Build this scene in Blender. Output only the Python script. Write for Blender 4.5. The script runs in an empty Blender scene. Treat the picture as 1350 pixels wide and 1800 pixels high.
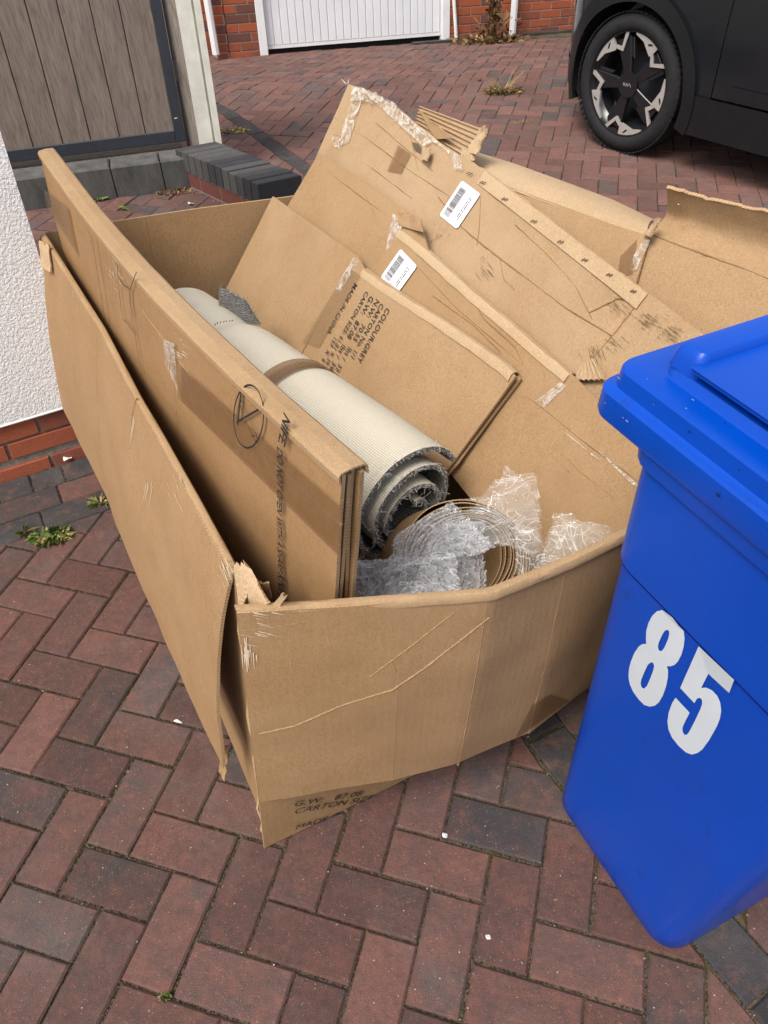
import bpy, bmesh, math, random
import numpy as np
from mathutils import Vector, Matrix, noise as mnoise

random.seed(7)
rng = np.random.default_rng(7)
sc = bpy.context.scene
COL = sc.collection

# ------------------------------------------------------------------ camera
F = 1340.898; HC = 1.5745953
RW = np.array([[0.9988589, -0.0325133, -0.0349821],
               [-0.0477584, -0.6800112, -0.7316446],
               [0.0, 0.7324805, -0.680788]])
CC = np.array([0, 0, HC])
cam_d = bpy.data.cameras.new('camera'); cam = bpy.data.objects.new('camera', cam_d); COL.objects.link(cam)
cam_d.sensor_fit = 'VERTICAL'; cam_d.sensor_height = 24.0; cam_d.lens = 24.0 * F / 1800.0
cam_d.clip_start = 0.02; cam_d.clip_end = 400
m = Matrix.Identity(4)
ax = [RW[0], -RW[1], -RW[2]]
for c in range(3):
    for r in range(3): m[r][c] = ax[c][r]
m[2][3] = HC
cam.matrix_world = m
sc.camera = cam

# ------------------------------------------------------------------ world, sun, exposure
SUN_EL, SUN_AZ = math.radians(57), math.radians(-138)      # azimuth clockwise from +Y
w = bpy.data.worlds.new('World'); sc.world = w; w.use_nodes = True
wn = w.node_tree.nodes; wl = w.node_tree.links
sky = wn.new('ShaderNodeTexSky'); sky.sky_type = 'NISHITA'; sky.sun_disc = False
sky.sun_elevation = SUN_EL; sky.sun_rotation = SUN_AZ
sky.dust_density = 3.0; sky.air_density = 1.0
bg = wn['Background']; bg.inputs['Strength'].default_value = 0.13
hs = wn.new('ShaderNodeHueSaturation'); hs.inputs['Saturation'].default_value = 0.35      # thin bright cloud
wl.new(sky.outputs[0], hs.inputs['Color']); wl.new(hs.outputs[0], bg.inputs['Color'])
sun_d = bpy.data.lights.new('sun', 'SUN'); sun_d.energy = 1.9; sun_d.angle = math.radians(24)
sun_d.color = (1.0, 0.93, 0.84)
sun = bpy.data.objects.new('sun', sun_d); COL.objects.link(sun)
sd = Vector((math.sin(SUN_AZ) * math.cos(SUN_EL), math.cos(SUN_AZ) * math.cos(SUN_EL), math.sin(SUN_EL)))
sun.rotation_euler = sd.to_track_quat('Z', 'Y').to_euler(); sun.location = sd * 30
sc.view_settings.view_transform = 'Standard'; sc.view_settings.look = 'None'
sc.view_settings.exposure = 0.78; sc.view_settings.gamma = 1.0
sc.cycles.max_bounces = 8; sc.cycles.transparent_max_bounces = 16

# ------------------------------------------------------------------ pixel helpers (photo pixels, 1350 x 1800)
def V(*a): return np.array(a, float)
def ray(u, v): return RW.T @ np.array([(u - 675) / F, (v - 900) / F, 1.0])
def G(u, v, z=0.0):
    d = ray(u, v); return CC + (z - HC) / d[2] * d
def PL(u, v, p0, n):
    d = ray(u, v); return CC + np.dot(np.asarray(p0) - CC, n) / np.dot(d, n) * d
def SPH(u, v, T, L, far=False):
    d = ray(u, v); d = d / np.linalg.norm(d); o = CC - T
    b = np.dot(o, d); c = np.dot(o, o) - L * L; D = b * b - c
    if D < 0: return CC - b * d
    s = math.sqrt(D); return CC + (-b + (s if far else -s)) * d
def proj(P):
    q = RW @ (np.asarray(P, float) - CC); return (q[0] / q[2] * F + 675, q[1] / q[2] * F + 900)
def unit(v):
    v = np.asarray(v, float); return v / np.linalg.norm(v)
TILT = math.radians(5.5)                     # the drive climbs; plumb walls lean away from its normal
UP = V(0, math.sin(TILT), math.cos(TILT))
Y_BEND = 6.6; S_BEND = -math.tan(TILT)
def gz(y): return 0.0 if y < Y_BEND else S_BEND * (y - Y_BEND)
def GB(u, v):
    p = G(u, v)
    if p[1] <= Y_BEND: return p
    return PL(u, v, V(0, Y_BEND, 0), V(0, -S_BEND, 1))
def nz(x, y=0, z=0, s=1.0): return mnoise.noise(Vector((x * s, y * s, z * s)))

# ------------------------------------------------------------------ object helpers
def tag(o, label=None, cat=None, group=None, kind=None):
    if label: o['label'] = label
    if cat: o['category'] = cat
    if group: o['group'] = group
    if kind: o['kind'] = kind
    return o
def thing(name, label, cat, loc=(0, 0, 0), group=None):
    e = bpy.data.objects.new(name, None); COL.objects.link(e); e.location = Vector([float(q) for q in loc])
    e.empty_display_size = 0.1
    return tag(e, label, cat, group)
def base_of(p):
    b = np.zeros(3)
    while p is not None:
        b = b + np.array(p.location); p = p.parent
    return b
def mk(name, verts, faces, mat, parent=None, smooth=False, uvs=None, mi=None, cols=None, label=None):
    """verts in world coordinates; stored relative to the parent's base"""
    b = base_of(parent)
    me = bpy.data.meshes.new(name)
    me.from_pydata([tuple(float(c) for c in (np.asarray(v) - b)) for v in verts], [], [tuple(int(i) for i in f) for f in faces])
    if uvs is not None:
        ul = me.uv_layers.new(name='UVMap')
        for l in me.loops: ul.data[l.index].uv = uvs[l.vertex_index]
    if cols is not None:
        at = me.color_attributes.new('tint', 'FLOAT_COLOR', 'POINT')
        for i, c in enumerate(cols): at.data[i].color = (c[0], c[1], c[2], 1)
    for mm in (mat if isinstance(mat, (list, tuple)) else [mat]): me.materials.append(mm)
    if mi is not None:
        for p, k in zip(me.polygons, mi): p.material_index = k
    if smooth:
        for p in me.polygons: p.use_smooth = True
        me.set_sharp_from_angle(angle=math.radians(38))
    me.update()
    o = bpy.data.objects.new(name, me); COL.objects.link(o); o.parent = parent
    if label: o['label'] = label
    return o
class MB:
    """collects geometry for one mesh"""
    def __init__(s): s.v = []; s.f = []; s.c = []
    def add(s, v, f, c=None):
        k = len(s.v); s.v += [np.asarray(q, float) for q in v]; s.f += [[i + k for i in q] for q in f]
        s.c += [c if c is not None else (0, 0, 0)] * len(v)
    def box(s, o, a, b, c, col=None):
        o, a, b, c = [np.asarray(q, float) for q in (o, a, b, c)]
        v = [o, o + a, o + a + b, o + b, o + c, o + a + c, o + a + b + c, o + b + c]
        s.add(v, [(0, 3, 2, 1), (4, 5, 6, 7), (0, 1, 5, 4), (1, 2, 6, 5), (2, 3, 7, 6), (3, 0, 4, 7)], col)
    def tube(s, pts, r, n=6, cap=True, col=None):
        pts = [np.asarray(p, float) for p in pts]; k = len(pts); rr = r if hasattr(r, '__len__') else [r] * k
        vs = []; fs = []
        t0 = unit(pts[1] - pts[0]); x = unit(np.cross(t0, V(0, 0, 1) if abs(t0[2]) < .9 else V(1, 0, 0)))
        for i in range(k):
            t = unit(pts[min(i + 1, k - 1)] - pts[max(i - 1, 0)])
            x = unit(x - np.dot(x, t) * t); y = np.cross(t, x)
            for j in range(n):
                a = 2 * math.pi * j / n; vs.append(pts[i] + rr[i] * (math.cos(a) * x + math.sin(a) * y))
        for i in range(k - 1):
            for j in range(n):
                fs.append((i * n + j, i * n + (j + 1) % n, (i + 1) * n + (j + 1) % n, (i + 1) * n + j))
        if cap: fs.append(tuple(range(n))[::-1]); fs.append(tuple((k - 1) * n + j for j in range(n)))
        s.add(vs, fs, col)
    def prism(s, poly, d, col=None, chamfer=0.0):
        """poly: list of 3D points (ccw seen from +d), extruded by vector d, optionally chamfered at the far end"""
        poly = [np.asarray(p, float) for p in poly]; d = np.asarray(d, float); n = len(poly)
        c = sum(poly) / n; dn = unit(d); L = np.linalg.norm(d)
        v = list(poly)
        rings = 1
        if chamfer > 0:
            v += [p + dn * (L - chamfer) for p in poly]; rings += 1
            ins = []
            for i in range(n):
                a, b, e = poly[i - 1], poly[i], poly[(i + 1) % n]
                d1 = unit(b - a); d2 = unit(e - b)
                n1 = np.cross(dn, d1); n2 = np.cross(dn, d2)
                q = n1 + n2; q = q / max(.35, np.dot(q, n1)) * chamfer
                ins.append(b + q + dn * L)
            v += ins; rings += 1
        else:
            v += [p + d for p in poly]; rings += 1
        f = [tuple(range(n))[::-1], tuple((rings - 1) * n + i for i in range(n))]
        for r in range(rings - 1):
            for i in range(n):
                j = (i + 1) % n
                f.append((r * n + i, r * n + j, (r + 1) * n + j, (r + 1) * n + i))
        s.add(v, f, col)
    def build(s, name, mat, parent=None, smooth=False, cols=False, label=None):
        return mk(name, s.v, s.f, mat, parent, smooth, cols=s.c if cols else None, label=label)

# ------------------------------------------------------------------ material helpers
class NT:
    def __init__(s, name):
        s.m = bpy.data.materials.new(name); s.m.use_nodes = True; s.t = s.m.node_tree; s.t.nodes.clear()
        s.out = s.n('ShaderNodeOutputMaterial')
    def n(s, typ, **kw):
        x = s.t.nodes.new(typ)
        for k, v in kw.items(): setattr(x, k, v)
        return x
    def l(s, a, b): s.t.links.new(a, b)
    def setin(s, node, **kw):
        for k, v in kw.items():
            i = node.inputs[k.replace('_', ' ')]
            if hasattr(v, 'is_linked') or isinstance(v, bpy.types.NodeSocket): s.l(v, i)
            else: i.default_value = v
    def pos(s): return s.n('ShaderNodeNewGeometry').outputs['Position']
    def mapv(s, vec, scale=(1, 1, 1), rot=(0, 0, 0)):
        mp = s.n('ShaderNodeMapping'); s.l(vec, mp.inputs['Vector']); mp.inputs['Scale'].default_value = scale; mp.inputs['Rotation'].default_value = rot
        return mp.outputs[0]
    def noise(s, vec, scale, detail=3, rough=.55, dist=0):
        x = s.n('ShaderNodeTexNoise'); s.l(vec, x.inputs['Vector']); x.inputs['Scale'].default_value = scale
        x.inputs['Detail'].default_value = detail; x.inputs['Roughness'].default_value = rough; x.inputs['Distortion'].default_value = dist
        return x.outputs['Fac']
    def vor(s, vec, scale, feat='F1', out='Distance'):
        x = s.n('ShaderNodeTexVoronoi', feature=feat); s.l(vec, x.inputs['Vector']); x.inputs['Scale'].default_value = scale
        return x.outputs[out]
    def ramp(s, fac, stops):
        r = s.n('ShaderNodeValToRGB'); s.l(fac, r.inputs[0]); e = r.color_ramp.elements
        while len(e) < len(stops): e.new(.5)
        for q, (p, c) in zip(e, stops):
            q.position = p; q.color = (c, c, c, 1) if not hasattr(c, '__len__') else (*c, 1)
        return r.outputs[0]
    def mix(s, fac, a, b, mode='MIX'):
        x = s.n('ShaderNodeMix', data_type='RGBA', blend_type=mode)
        for i, v in ((0, fac), (6, a), (7, b)):
            if isinstance(v, bpy.types.NodeSocket): s.l(v, x.inputs[i])
            elif i == 0: x.inputs[0].default_value = v
            else: x.inputs[i].default_value = (*v, 1)
        return x.outputs[2]
    def math(s, op, a, b=0.0, clamp=False):
        x = s.n('ShaderNodeMath', operation=op); x.use_clamp = clamp
        for i, v in ((0, a), (1, b)):
            if isinstance(v, bpy.types.NodeSocket): s.l(v, x.inputs[i])
            else: x.inputs[i].default_value = v
        return x.outputs[0]
    def bump(s, h, strength=.3, dist=.002, normal=None):
        b = s.n('ShaderNodeBump'); s.l(h, b.inputs['Height']); b.inputs['Strength'].default_value = strength; b.inputs['Distance'].default_value = dist
        if normal is not None: s.l(normal, b.inputs['Normal'])
        return b.outputs[0]
    def pbr(s, color, rough=.8, normal=None, spec=.3, metal=0.0, **kw):
        p = s.n('ShaderNodeBsdfPrincipled')
        for k, v in (('Base Color', color), ('Roughness', rough), ('Specular IOR Level', spec), ('Metallic', metal)):
            if isinstance(v, bpy.types.NodeSocket): s.l(v, p.inputs[k])
            else: p.inputs[k].default_value = (*v, 1) if hasattr(v, '__len__') else v
        for k, v in kw.items(): p.inputs[k.replace('_', ' ')].default_value = v
        if normal is not None: s.l(normal, p.inputs['Normal'])
        s.l(p.outputs[0], s.out.inputs[0]); s.p = p
        return s.m

def m_card(name, col, dirt=.5, flute=.25):
    t = NT(name); P = t.pos()
    fib = t.noise(t.mapv(P, (1, 1, .6)), 330, 3, .7)
    mid = t.noise(P, 38, 4, .6); big = t.noise(P, 4.5, 3, .6)
    uv = t.n('ShaderNodeUVMap').outputs[0]
    wv = t.n('ShaderNodeTexWave', wave_type='BANDS', bands_direction='X'); t.l(uv, wv.inputs['Vector'])
    wv.inputs['Scale'].default_value = 22.0; wv.inputs['Distortion'].default_value = .6; wv.inputs['Detail'].default_value = 1
    c = t.mix(t.ramp(fib, [(.34, 0.0), (.66, 1.0)]), [q * .72 for q in col], [q * 1.22 for q in col])
    mo = t.noise(t.mapv(P, (1, 1, .45)), 150, 3, .7); c = t.mix(t.ramp(mo, [(.42, 0.0), (.66, .4)]), c, [q * .68 for q in col])
    c = t.mix(t.ramp(mid, [(.35, 0.0), (.7, .45)]), c, [col[0] * 1.1, col[1] * 1.12, col[2] * 1.2])
    c = t.mix(t.ramp(big, [(.4, 0.0), (.75, dirt)]), c, [col[0] * .8, col[1] * .76, col[2] * .7])
    # scuffs: pale scratches, grey handling marks
    sc1 = t.noise(t.mapv(P, (60, 60, 7)), 1.0, 4, .6)
    c = t.mix(t.ramp(sc1, [(.70, 0.0), (.78, .28)]), c, (.5, .4, .28))
    sm = t.noise(P, 9, 5, .7)
    c = t.mix(t.ramp(sm, [(.60, 0.0), (.8, .4)]), c, (.19, .12, .065))
    st = t.noise(P, 1.7, 5, .65, .8); c = t.mix(t.ramp(st, [(.45, 0.0), (.7, .45)]), c, [col[0] * 1.12, col[1] * 1.2, col[2] * 1.35])
    fl = t.noise(t.mapv(P, (300, 300, 22)), 1.0, 2); c = t.mix(t.ramp(fl, [(.60, 0.0), (.72, .22)]), c, [col[0] * .55, col[1] * .5, col[2] * .45])
    h = t.math('ADD', t.math('MULTIPLY', fib, .25), t.math('ADD', t.math('MULTIPLY', wv.outputs['Fac'], flute), t.math('MULTIPLY', mid, .8)))
    return t.pbr(c, .78, t.bump(h, .35, .0012), .25)
KRAFT = (.305, .184, .088)
M = {}
M['card'] = m_card('cardboard', KRAFT)
M['card_in'] = m_card('cardboard_inner', (.345, .216, .108), .4, .3)
M['card_sheet'] = m_card('cardboard_sheet', (.35, .226, .118), .55, .3)
M['card_b'] = m_card('cardboard_sheet_dull', (.33, .208, .104), .6, .3)
M['card_c'] = m_card('cardboard_sheet_pale', (.365, .243, .134), .6, .3)
M['card_o'] = m_card('cardboard_orange', (.30, .172, .076), .5, .3)
M['card_light'] = m_card('cardboard_light', (.43, .30, .175), .3, .1)
def m_edge():
    t = NT('cardboard_edge'); P = t.pos()
    uv = t.n('ShaderNodeUVMap').outputs[0]
    wv = t.n('ShaderNodeTexWave', wave_type='BANDS', bands_direction='X'); t.l(uv, wv.inputs['Vector']); wv.inputs['Scale'].default_value = 45; wv.inputs['Distortion'].default_value = 2
    f = t.noise(P, 260, 3, .6)
    c = t.mix(t.ramp(wv.outputs['Fac'], [(.25, 0.0), (.6, 1.0)]), (.30, .195, .10), (.43, .29, .16))
    c = t.mix(t.ramp(f, [(.4, 0.0), (.7, .5)]), c, (.5, .36, .22))
    return t.pbr(c, .9, t.bump(wv.outputs['Fac'], .25, .001), .15)
M['edge'] = m_edge()
def m_plain(name, col, rough=.6, spec=.3, var=.12, vs=30, bump=0.0, metal=0.0):
    t = NT(name); P = t.pos(); f = t.noise(P, vs, 4, .6)
    c = t.mix(t.ramp(f, [(.3, 0.0), (.7, 1.0)]), [q * (1 - var) for q in col], [min(1, q * (1 + var)) for q in col])
    return t.pbr(c, rough, t.bump(f, bump, .002) if bump else None, spec, metal)
M['ink'] = m_plain('black_ink', (.018, .018, .02), .7)
M['ink_faint'] = m_plain('faded_ink', (.10, .075, .05), .7)
def m_paver(name, stops, speck=1.0):
    t = NT(name); P = t.pos()
    at = t.n('ShaderNodeVertexColor', layer_name='tint'); sp = t.n('ShaderNodeSeparateColor'); t.l(at.outputs[0], sp.inputs[0])
    off = t.n('ShaderNodeCombineXYZ'); t.l(t.math('MULTIPLY', sp.outputs[2], 40.0), off.inputs[0]); t.l(t.math('MULTIPLY', sp.outputs[2], 23.0), off.inputs[2])
    va = t.n('ShaderNodeVectorMath', operation='ADD'); t.l(P, va.inputs[0]); t.l(off.outputs[0], va.inputs[1]); Q = va.outputs[0]
    big = t.noise(Q, 9, 3, .6); mid = t.noise(Q, 60, 4, .65); fine = t.noise(P, 520, 2, .6)
    k = t.math('ADD', t.math('MULTIPLY', big, 1.25), t.math('SUBTRACT', sp.outputs[0], .62))
    c = t.ramp(k, stops)
    c = t.mix(t.ramp(mid, [(.38, .0), (.68, .6)]), c, (.062, .046, .042))
    blo = t.noise(Q, 26, 4, .7); c = t.mix(t.ramp(blo, [(.52, 0.0), (.7, .55)]), c, (.19, .085, .06))
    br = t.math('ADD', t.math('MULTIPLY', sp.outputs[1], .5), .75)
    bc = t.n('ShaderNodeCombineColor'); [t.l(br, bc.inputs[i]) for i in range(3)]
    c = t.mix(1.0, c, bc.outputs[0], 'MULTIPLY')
    # pores and pale aggregate
    c = t.mix(t.ramp(fine, [(.28, .75), (.42, 0.0)]), c, (.03, .022, .02))
    v = t.vor(P, 210); c2 = t.noise(P, 140, 2)
    a = t.math('MULTIPLY', t.ramp(v, [(.16, 1.0), (.25, 0.0)]), t.ramp(c2, [(.5, 0.0), (.6, 1.0)]))
    c = t.mix(t.math('MULTIPLY', a, .5 * speck), c, (.34, .27, .23))
    v2 = t.vor(P, 95); c3 = t.noise(P, 40, 2)
    a2 = t.math('MULTIPLY', t.ramp(v2, [(.10, 1.0), (.16, 0.0)]), t.ramp(c3, [(.55, 0.0), (.62, 1.0)]))
    c = t.mix(t.math('MULTIPLY', a2, .5 * speck), c, (.4, .29, .22))
    # grey film and moss stains
    st = t.noise(P, 3.2, 5, .7); c = t.mix(t.ramp(st, [(.5, 0.0), (.8, .4)]), c, (.17, .15, .14))
    st2 = t.noise(P, 1.3, 4, .6); c = t.mix(t.ramp(st2, [(.55, 0.0), (.75, .35)]), c, (.055, .045, .042))
    h = t.math('ADD', t.math('MULTIPLY', fine, .6), t.math('MULTIPLY', mid, 1.0))
    return t.pbr(c, .86, t.bump(h, .9, .004), .25)
M['paver'] = m_paver('red_paver', [(.12, (.145, .068, .055)), (.42, (.112, .060, .051)), (.6, (.088, .060, .055)), (.8, (.055, .051, .054))])
M['paver_char'] = m_paver('charcoal_paver', [(.2, (.048, .050, .054)), (.6, (.032, .034, .037)), (.9, (.056, .056, .058))], .5)
def m_sand():
    t = NT('joint_sand'); P = t.pos()
    a = t.noise(P, 300, 3, .7); b = t.noise(P, 7, 4, .65); d = t.noise(P, 60, 3)
    c = t.mix(a, (.04, .032, .022), (.20, .155, .11))
    c = t.mix(t.ramp(b, [(.48, 0.0), (.62, .85)]), c, (.045, .05, .018))
    c = t.mix(t.ramp(d, [(.55, 0.0), (.7, .6)]), c, (.03, .026, .02))
    return t.pbr(c, .95, t.bump(a, .8, .004), .1)
M['sand'] = m_sand()
def m_render():
    t = NT('white_render'); P = t.pos()
    a = t.noise(P, 120, 3, .55, .5); b = t.noise(P, 300, 2, .5); g = t.noise(P, 3, 4)
    h = t.ramp(a, [(.35, 0.0), (.62, 1.0)])
    c = t.mix(t.ramp(g, [(.3, 0.0), (.8, .6)]), (.74, .74, .75), (.66, .66, .68))
    return t.pbr(c, .85, t.bump(t.math('ADD', h, t.math('MULTIPLY', b, .3)), .6, .004), .2)
M['render'] = m_render()
def m_brick(name, col, col2):
    t = NT(name); P = t.pos()
    at = t.n('ShaderNodeVertexColor', layer_name='tint'); sp = t.n('ShaderNodeSeparateColor'); t.l(at.outputs[0], sp.inputs[0])
    f = t.noise(P, 160, 4, .7); b = t.noise(P, 14, 3)
    c = t.mix(t.ramp(t.math('ADD', sp.outputs[0], t.math('MULTIPLY', t.math('SUBTRACT', b, .5), .6)), [(.2, 0.0), (.8, 1.0)]), col, col2)
    c = t.mix(t.ramp(f, [(.3, .55), (.5, 0.0)]), c, [q * .45 for q in col])
    c = t.mix(t.ramp(f, [(.62, 0.0), (.78, .5)]), c, (.45, .3, .22))
    return t.pbr(c, .85, t.bump(f, .5, .003), .2)
M['brick'] = m_brick('red_brick', (.30, .085, .045), (.16, .06, .05))
M['brick_orange'] = m_brick('orange_brick', (.33, .085, .04), (.135, .058, .045))
M['brick_blue'] = m_brick('blue_brick', (.05, .05, .055), (.10, .097, .095))
M['mortar'] = m_plain('mortar', (.33, .27, .22), .95, .1, .25, 80, .4)
M['mortar_dark'] = m_plain('dark_mortar', (.24, .21, .18), .95, .1, .3, 80, .4)
def m_concrete():
    t = NT('weathered_concrete'); P = t.pos()
    a = t.noise(P, 150, 4, .7); b = t.noise(t.mapv(P, (1, 1, .35)), 9, 4, .7); v = t.vor(P, 160)
    c = t.mix(t.ramp(b, [(.3, 0.0), (.7, 1.0)]), (.062, .063, .064), (.15, .145, .135))
    c = t.mix(t.ramp(v, [(.12, .7), (.2, 0.0)]), c, (.36, .35, .33))
    return t.pbr(c, .9, t.bump(a, .5, .003), .2)
M['concrete'] = m_concrete()
def m_wood(name, c1, c2, axis=2, rough=.6, scl=1.0):
    t = NT(name); P = t.pos()
    at = t.n('ShaderNodeVertexColor', layer_name='tint')
    va = t.n('ShaderNodeVectorMath', operation='ADD'); t.l(P, va.inputs[0]); sc3 = t.n('ShaderNodeVectorMath', operation='SCALE'); t.l(at.outputs[0], sc3.inputs[0]); sc3.inputs['Scale'].default_value = 9
    t.l(sc3.outputs[0], va.inputs[1])
    s = [26 * scl, 26 * scl, 26 * scl]; s[axis] = 1.3 * scl
    g = t.noise(t.mapv(va.outputs[0], s), 1.0, 6, .65, .8)
    s2 = [120 * scl] * 3; s2[axis] = 3 * scl
    g2 = t.noise(t.mapv(va.outputs[0], s2), 1.0, 4, .6)
    kn = t.vor(t.mapv(va.outputs[0], (7, 7, 2.6)), 1.0)
    c = t.mix(t.ramp(g, [(.3, 0.0), (.7, 1.0)]), c1, c2)
    c = t.mix(t.ramp(g2, [(.35, .55), (.55, 0.0)]), c, [q * .5 for q in c1])
    c = t.mix(t.ramp(kn, [(.05, .7), (.13, 0.0)]), c, [q * .35 for q in c1])
    return t.pbr(c, rough, t.bump(g2, .3, .002), .3)
M['gate_plank'] = m_wood('grey_brown_board', (.175, .138, .112), (.265, .213, .175))
M['old_post'] = m_wood('weathered_timber', (.22, .18, .145), (.38, .325, .275), rough=.85)
M['cream_pvc'] = m_plain('aged_cream_plastic', (.68, .665, .585), .45, .4, .12, 12)
M['white_paint'] = m_plain('white_paint', (.72, .72, .72), .4, .4, .05, 8)
M['door_white'] = m_plain('door_white', (.70, .71, .73), .45, .4, .04, 5)
M['anthracite'] = m_plain('anthracite_metal', (.032, .037, .048), .45, .4, .12, 15)
M['black'] = m_plain('black_rubbery', (.012, .012, .013), .7, .3)
def m_bin():
    t = NT('blue_bin_plastic'); P = t.pos()
    a = t.noise(P, 3, 3); f = t.noise(P, 500, 2); sc_ = t.noise(t.mapv(P, (90, 12, 40), (.3, .5, .2)), 1.0, 4, .6)
    c = t.mix(t.ramp(a, [(.3, 0.0), (.7, 1.0)]), (.0, .046, .35), (.0, .058, .42))
    c = t.mix(t.ramp(sc_, [(.74, 0.0), (.80, .3)]), c, (.10, .17, .45))
    d = t.noise(P, 22, 5, .7); c = t.mix(t.ramp(d, [(.62, 0.0), (.74, .5)]), c, (.012, .02, .09))
    d2 = t.noise(P, 70, 5, .75); c = t.mix(t.ramp(d2, [(.68, 0.0), (.76, .45)]), c, (.10, .12, .22))
    fd = t.noise(P, 5, 4, .6); c = t.mix(t.ramp(fd, [(.5, 0.0), (.75, .25)]), c, (.004, .05, .36))
    return t.pbr(c, t.ramp(a, [(.3, .26), (.7, .38)]), t.bump(f, .08, .0005), .3)
M['bin'] = m_bin()
M['bin_number'] = m_plain('white_vinyl', (.50, .545, .59), .35, .4, .03, 20)
M['bird_mess'] = m_plain('pale_dried_splash', (.55, .5, .4), .9, .1, .3, 90)
def m_weave():
    t = NT('carpet_backing'); P = t.pos(); uv = t.n('ShaderNodeUVMap').outputs[0]
    w1 = t.n('ShaderNodeTexWave', wave_type='BANDS', bands_direction='X'); t.l(uv, w1.inputs['Vector']); w1.inputs['Scale'].default_value = 62
    w2 = t.n('ShaderNodeTexWave', wave_type='BANDS', bands_direction='Y'); t.l(uv, w2.inputs['Vector']); w2.inputs['Scale'].default_value = 62
    f = t.noise(P, 300, 3); g = t.noise(P, 6, 4)
    h = t.math('MULTIPLY', w1.outputs['Fac'], w2.outputs['Fac'])
    c = t.mix(t.ramp(h, [(.05, 0.0), (.5, 1.0)]), (.47, .42, .325), (.70, .655, .555))
    c = t.mix(t.ramp(f, [(.5, 0.0), (.8, .4)]), c, (.72, .68, .6)); c = t.mix(t.ramp(g, [(.55, 0.0), (.8, .35)]), c, (.38, .34, .27))
    return t.pbr(c, .95, t.bump(h, .6, .0015), .1)
M['weave'] = m_weave()
def m_pile():
    t = NT('grey_carpet_pile'); P = t.pos(); f = t.noise(P, 420, 3, .7); g = t.vor(P, 260)
    c = t.mix(t.ramp(f, [(.3, 0.0), (.7, 1.0)]), (.09, .092, .092), (.36, .36, .35))
    return t.pbr(c, 1.0, t.bump(g, 1.0, .005), .05)
M['pile'] = m_pile()
M['thread'] = m_plain('loose_thread', (.55, .55, .48), .9, .1, .2, 50)
M['thread_grey'] = m_plain('grey_thread', (.30, .305, .295), .95, .1, .4, 90)
def m_film(name, alpha, tint, rough, bumps=0.0, bscale=60):
    t = NT(name); P = t.pos()
    tr = t.n('ShaderNodeBsdfTransparent'); tr.inputs[0].default_value = (*[min(1, .5 + q * .5) for q in tint], 1)
    p = t.n('ShaderNodeBsdfPrincipled'); p.inputs['Base Color'].default_value = (*tint, 1); p.inputs['Roughness'].default_value = rough
    p.inputs['Specular IOR Level'].default_value = .7
    wr = t.noise(P, 34, 4, .6, 1.5)
    if bumps or 'film' in name:
        p.inputs['Roughness'].default_value = .06
        r1 = t.math('ABSOLUTE', t.math('SUBTRACT', t.noise(P, 11, 2, .5, 1.4), .5)); r2 = t.math('ABSOLUTE', t.math('SUBTRACT', t.noise(P, 25, 2, .5, .8), .5))
        cr = t.math('MAXIMUM', t.ramp(r1, [(.0, 1.0), (.013, 0.0)]), t.math('MULTIPLY', t.ramp(r2, [(.0, 1.0), (.016, 0.0)]), .5))
        lw = t.n('ShaderNodeLayerWeight'); lw.inputs[0].default_value = .35; fz = t.math('MULTIPLY', t.math('POWER', lw.outputs['Facing'], 2.0), .55)
    if bumps:
        uv = t.n('ShaderNodeUVMap').outputs[0]; v = t.vor(uv, bscale); v.node.inputs['Randomness'].default_value = .55; h = t.ramp(v, [(0.0, 1.0), (.35, .75), (.52, 0.0)])
        nb = t.bump(t.math('ADD', h, t.math('MULTIPLY', wr, .5)), bumps, .004)
        fac = t.math('ADD', t.math('ADD', t.math('MULTIPLY', t.ramp(v, [(.30, 0.0), (.46, 1.0)]), .05), alpha), t.math('ADD', t.math('MULTIPLY', cr, .25), t.math('MULTIPLY', fz, .6)), True)
    elif 'film' in name:
        nb = t.bump(wr, .35, .006); fac = t.math('ADD', t.math('MULTIPLY', cr, .4), t.math('ADD', fz, alpha), True)
    elif 'tape' in name and 'crinkled' not in name:
        nb = t.bump(wr, .15, .004); fac = t.ramp(wr, [(.3, alpha * .8), (.75, min(1, alpha * 1.15))])
    else:
        nb = t.bump(wr, .7, .008); fac = t.ramp(wr, [(.40, alpha * .25), (.72, min(1, alpha * 2.0))])
    t.l(nb, p.inputs['Normal'])
    mx = t.n('ShaderNodeMixShader'); t.l(fac, mx.inputs[0]); t.l(tr.outputs[0], mx.inputs[1]); t.l(p.outputs[0], mx.inputs[2]); t.l(mx.outputs[0], t.out.inputs[0])
    return t.m
M['bubble'] = m_film('bubble_wrap_film', .20, (.86, .87, .88), .10, 1.0, 105)
M['film'] = m_film('clear_plastic_film', .07, (.9, .9, .88), .08)
M['tape'] = m_film('clear_parcel_tape', .22, (.55, .42, .27), .18)
M['tape_brown'] = m_film('brown_parcel_tape', .36, (.36, .22, .11), .22)
M['tape_white'] = m_film('crinkled_clear_tape', .34, (.84, .80, .73), .12)
M['label_white'] = m_plain('white_label_paper', (.74, .74, .77), .5, .3, .03, 20)
M['tyre'] = m_plain('tyre_rubber', (.015, .015, .016), .8, .3, .3, 40, .15)
M['car_paint'] = m_plain('dark_grey_car_paint', (.011, .0125, .0155), .12, .6, .05, 3)
M['car_clad'] = m_plain('black_car_cladding', (.009, .0095, .011), .42, .35, .2, 40)
M['alloy'] = m_plain('machined_alloy', (.62, .60, .57), .35, .5, .05, 40, 0, .6)
M['alloy_black'] = m_plain('gloss_black_alloy', (.012, .012, .014), .25, .5)
M['car_glass'] = m_plain('dark_glass', (.02, .024, .028), .06, .6)
M['lamp'] = m_plain('headlamp_plastic', (.55, .57, .6), .12, .6)
M['leaf'] = m_plain('green_leaf', (.055, .10, .018), .6, .3, .5, 30)
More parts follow.
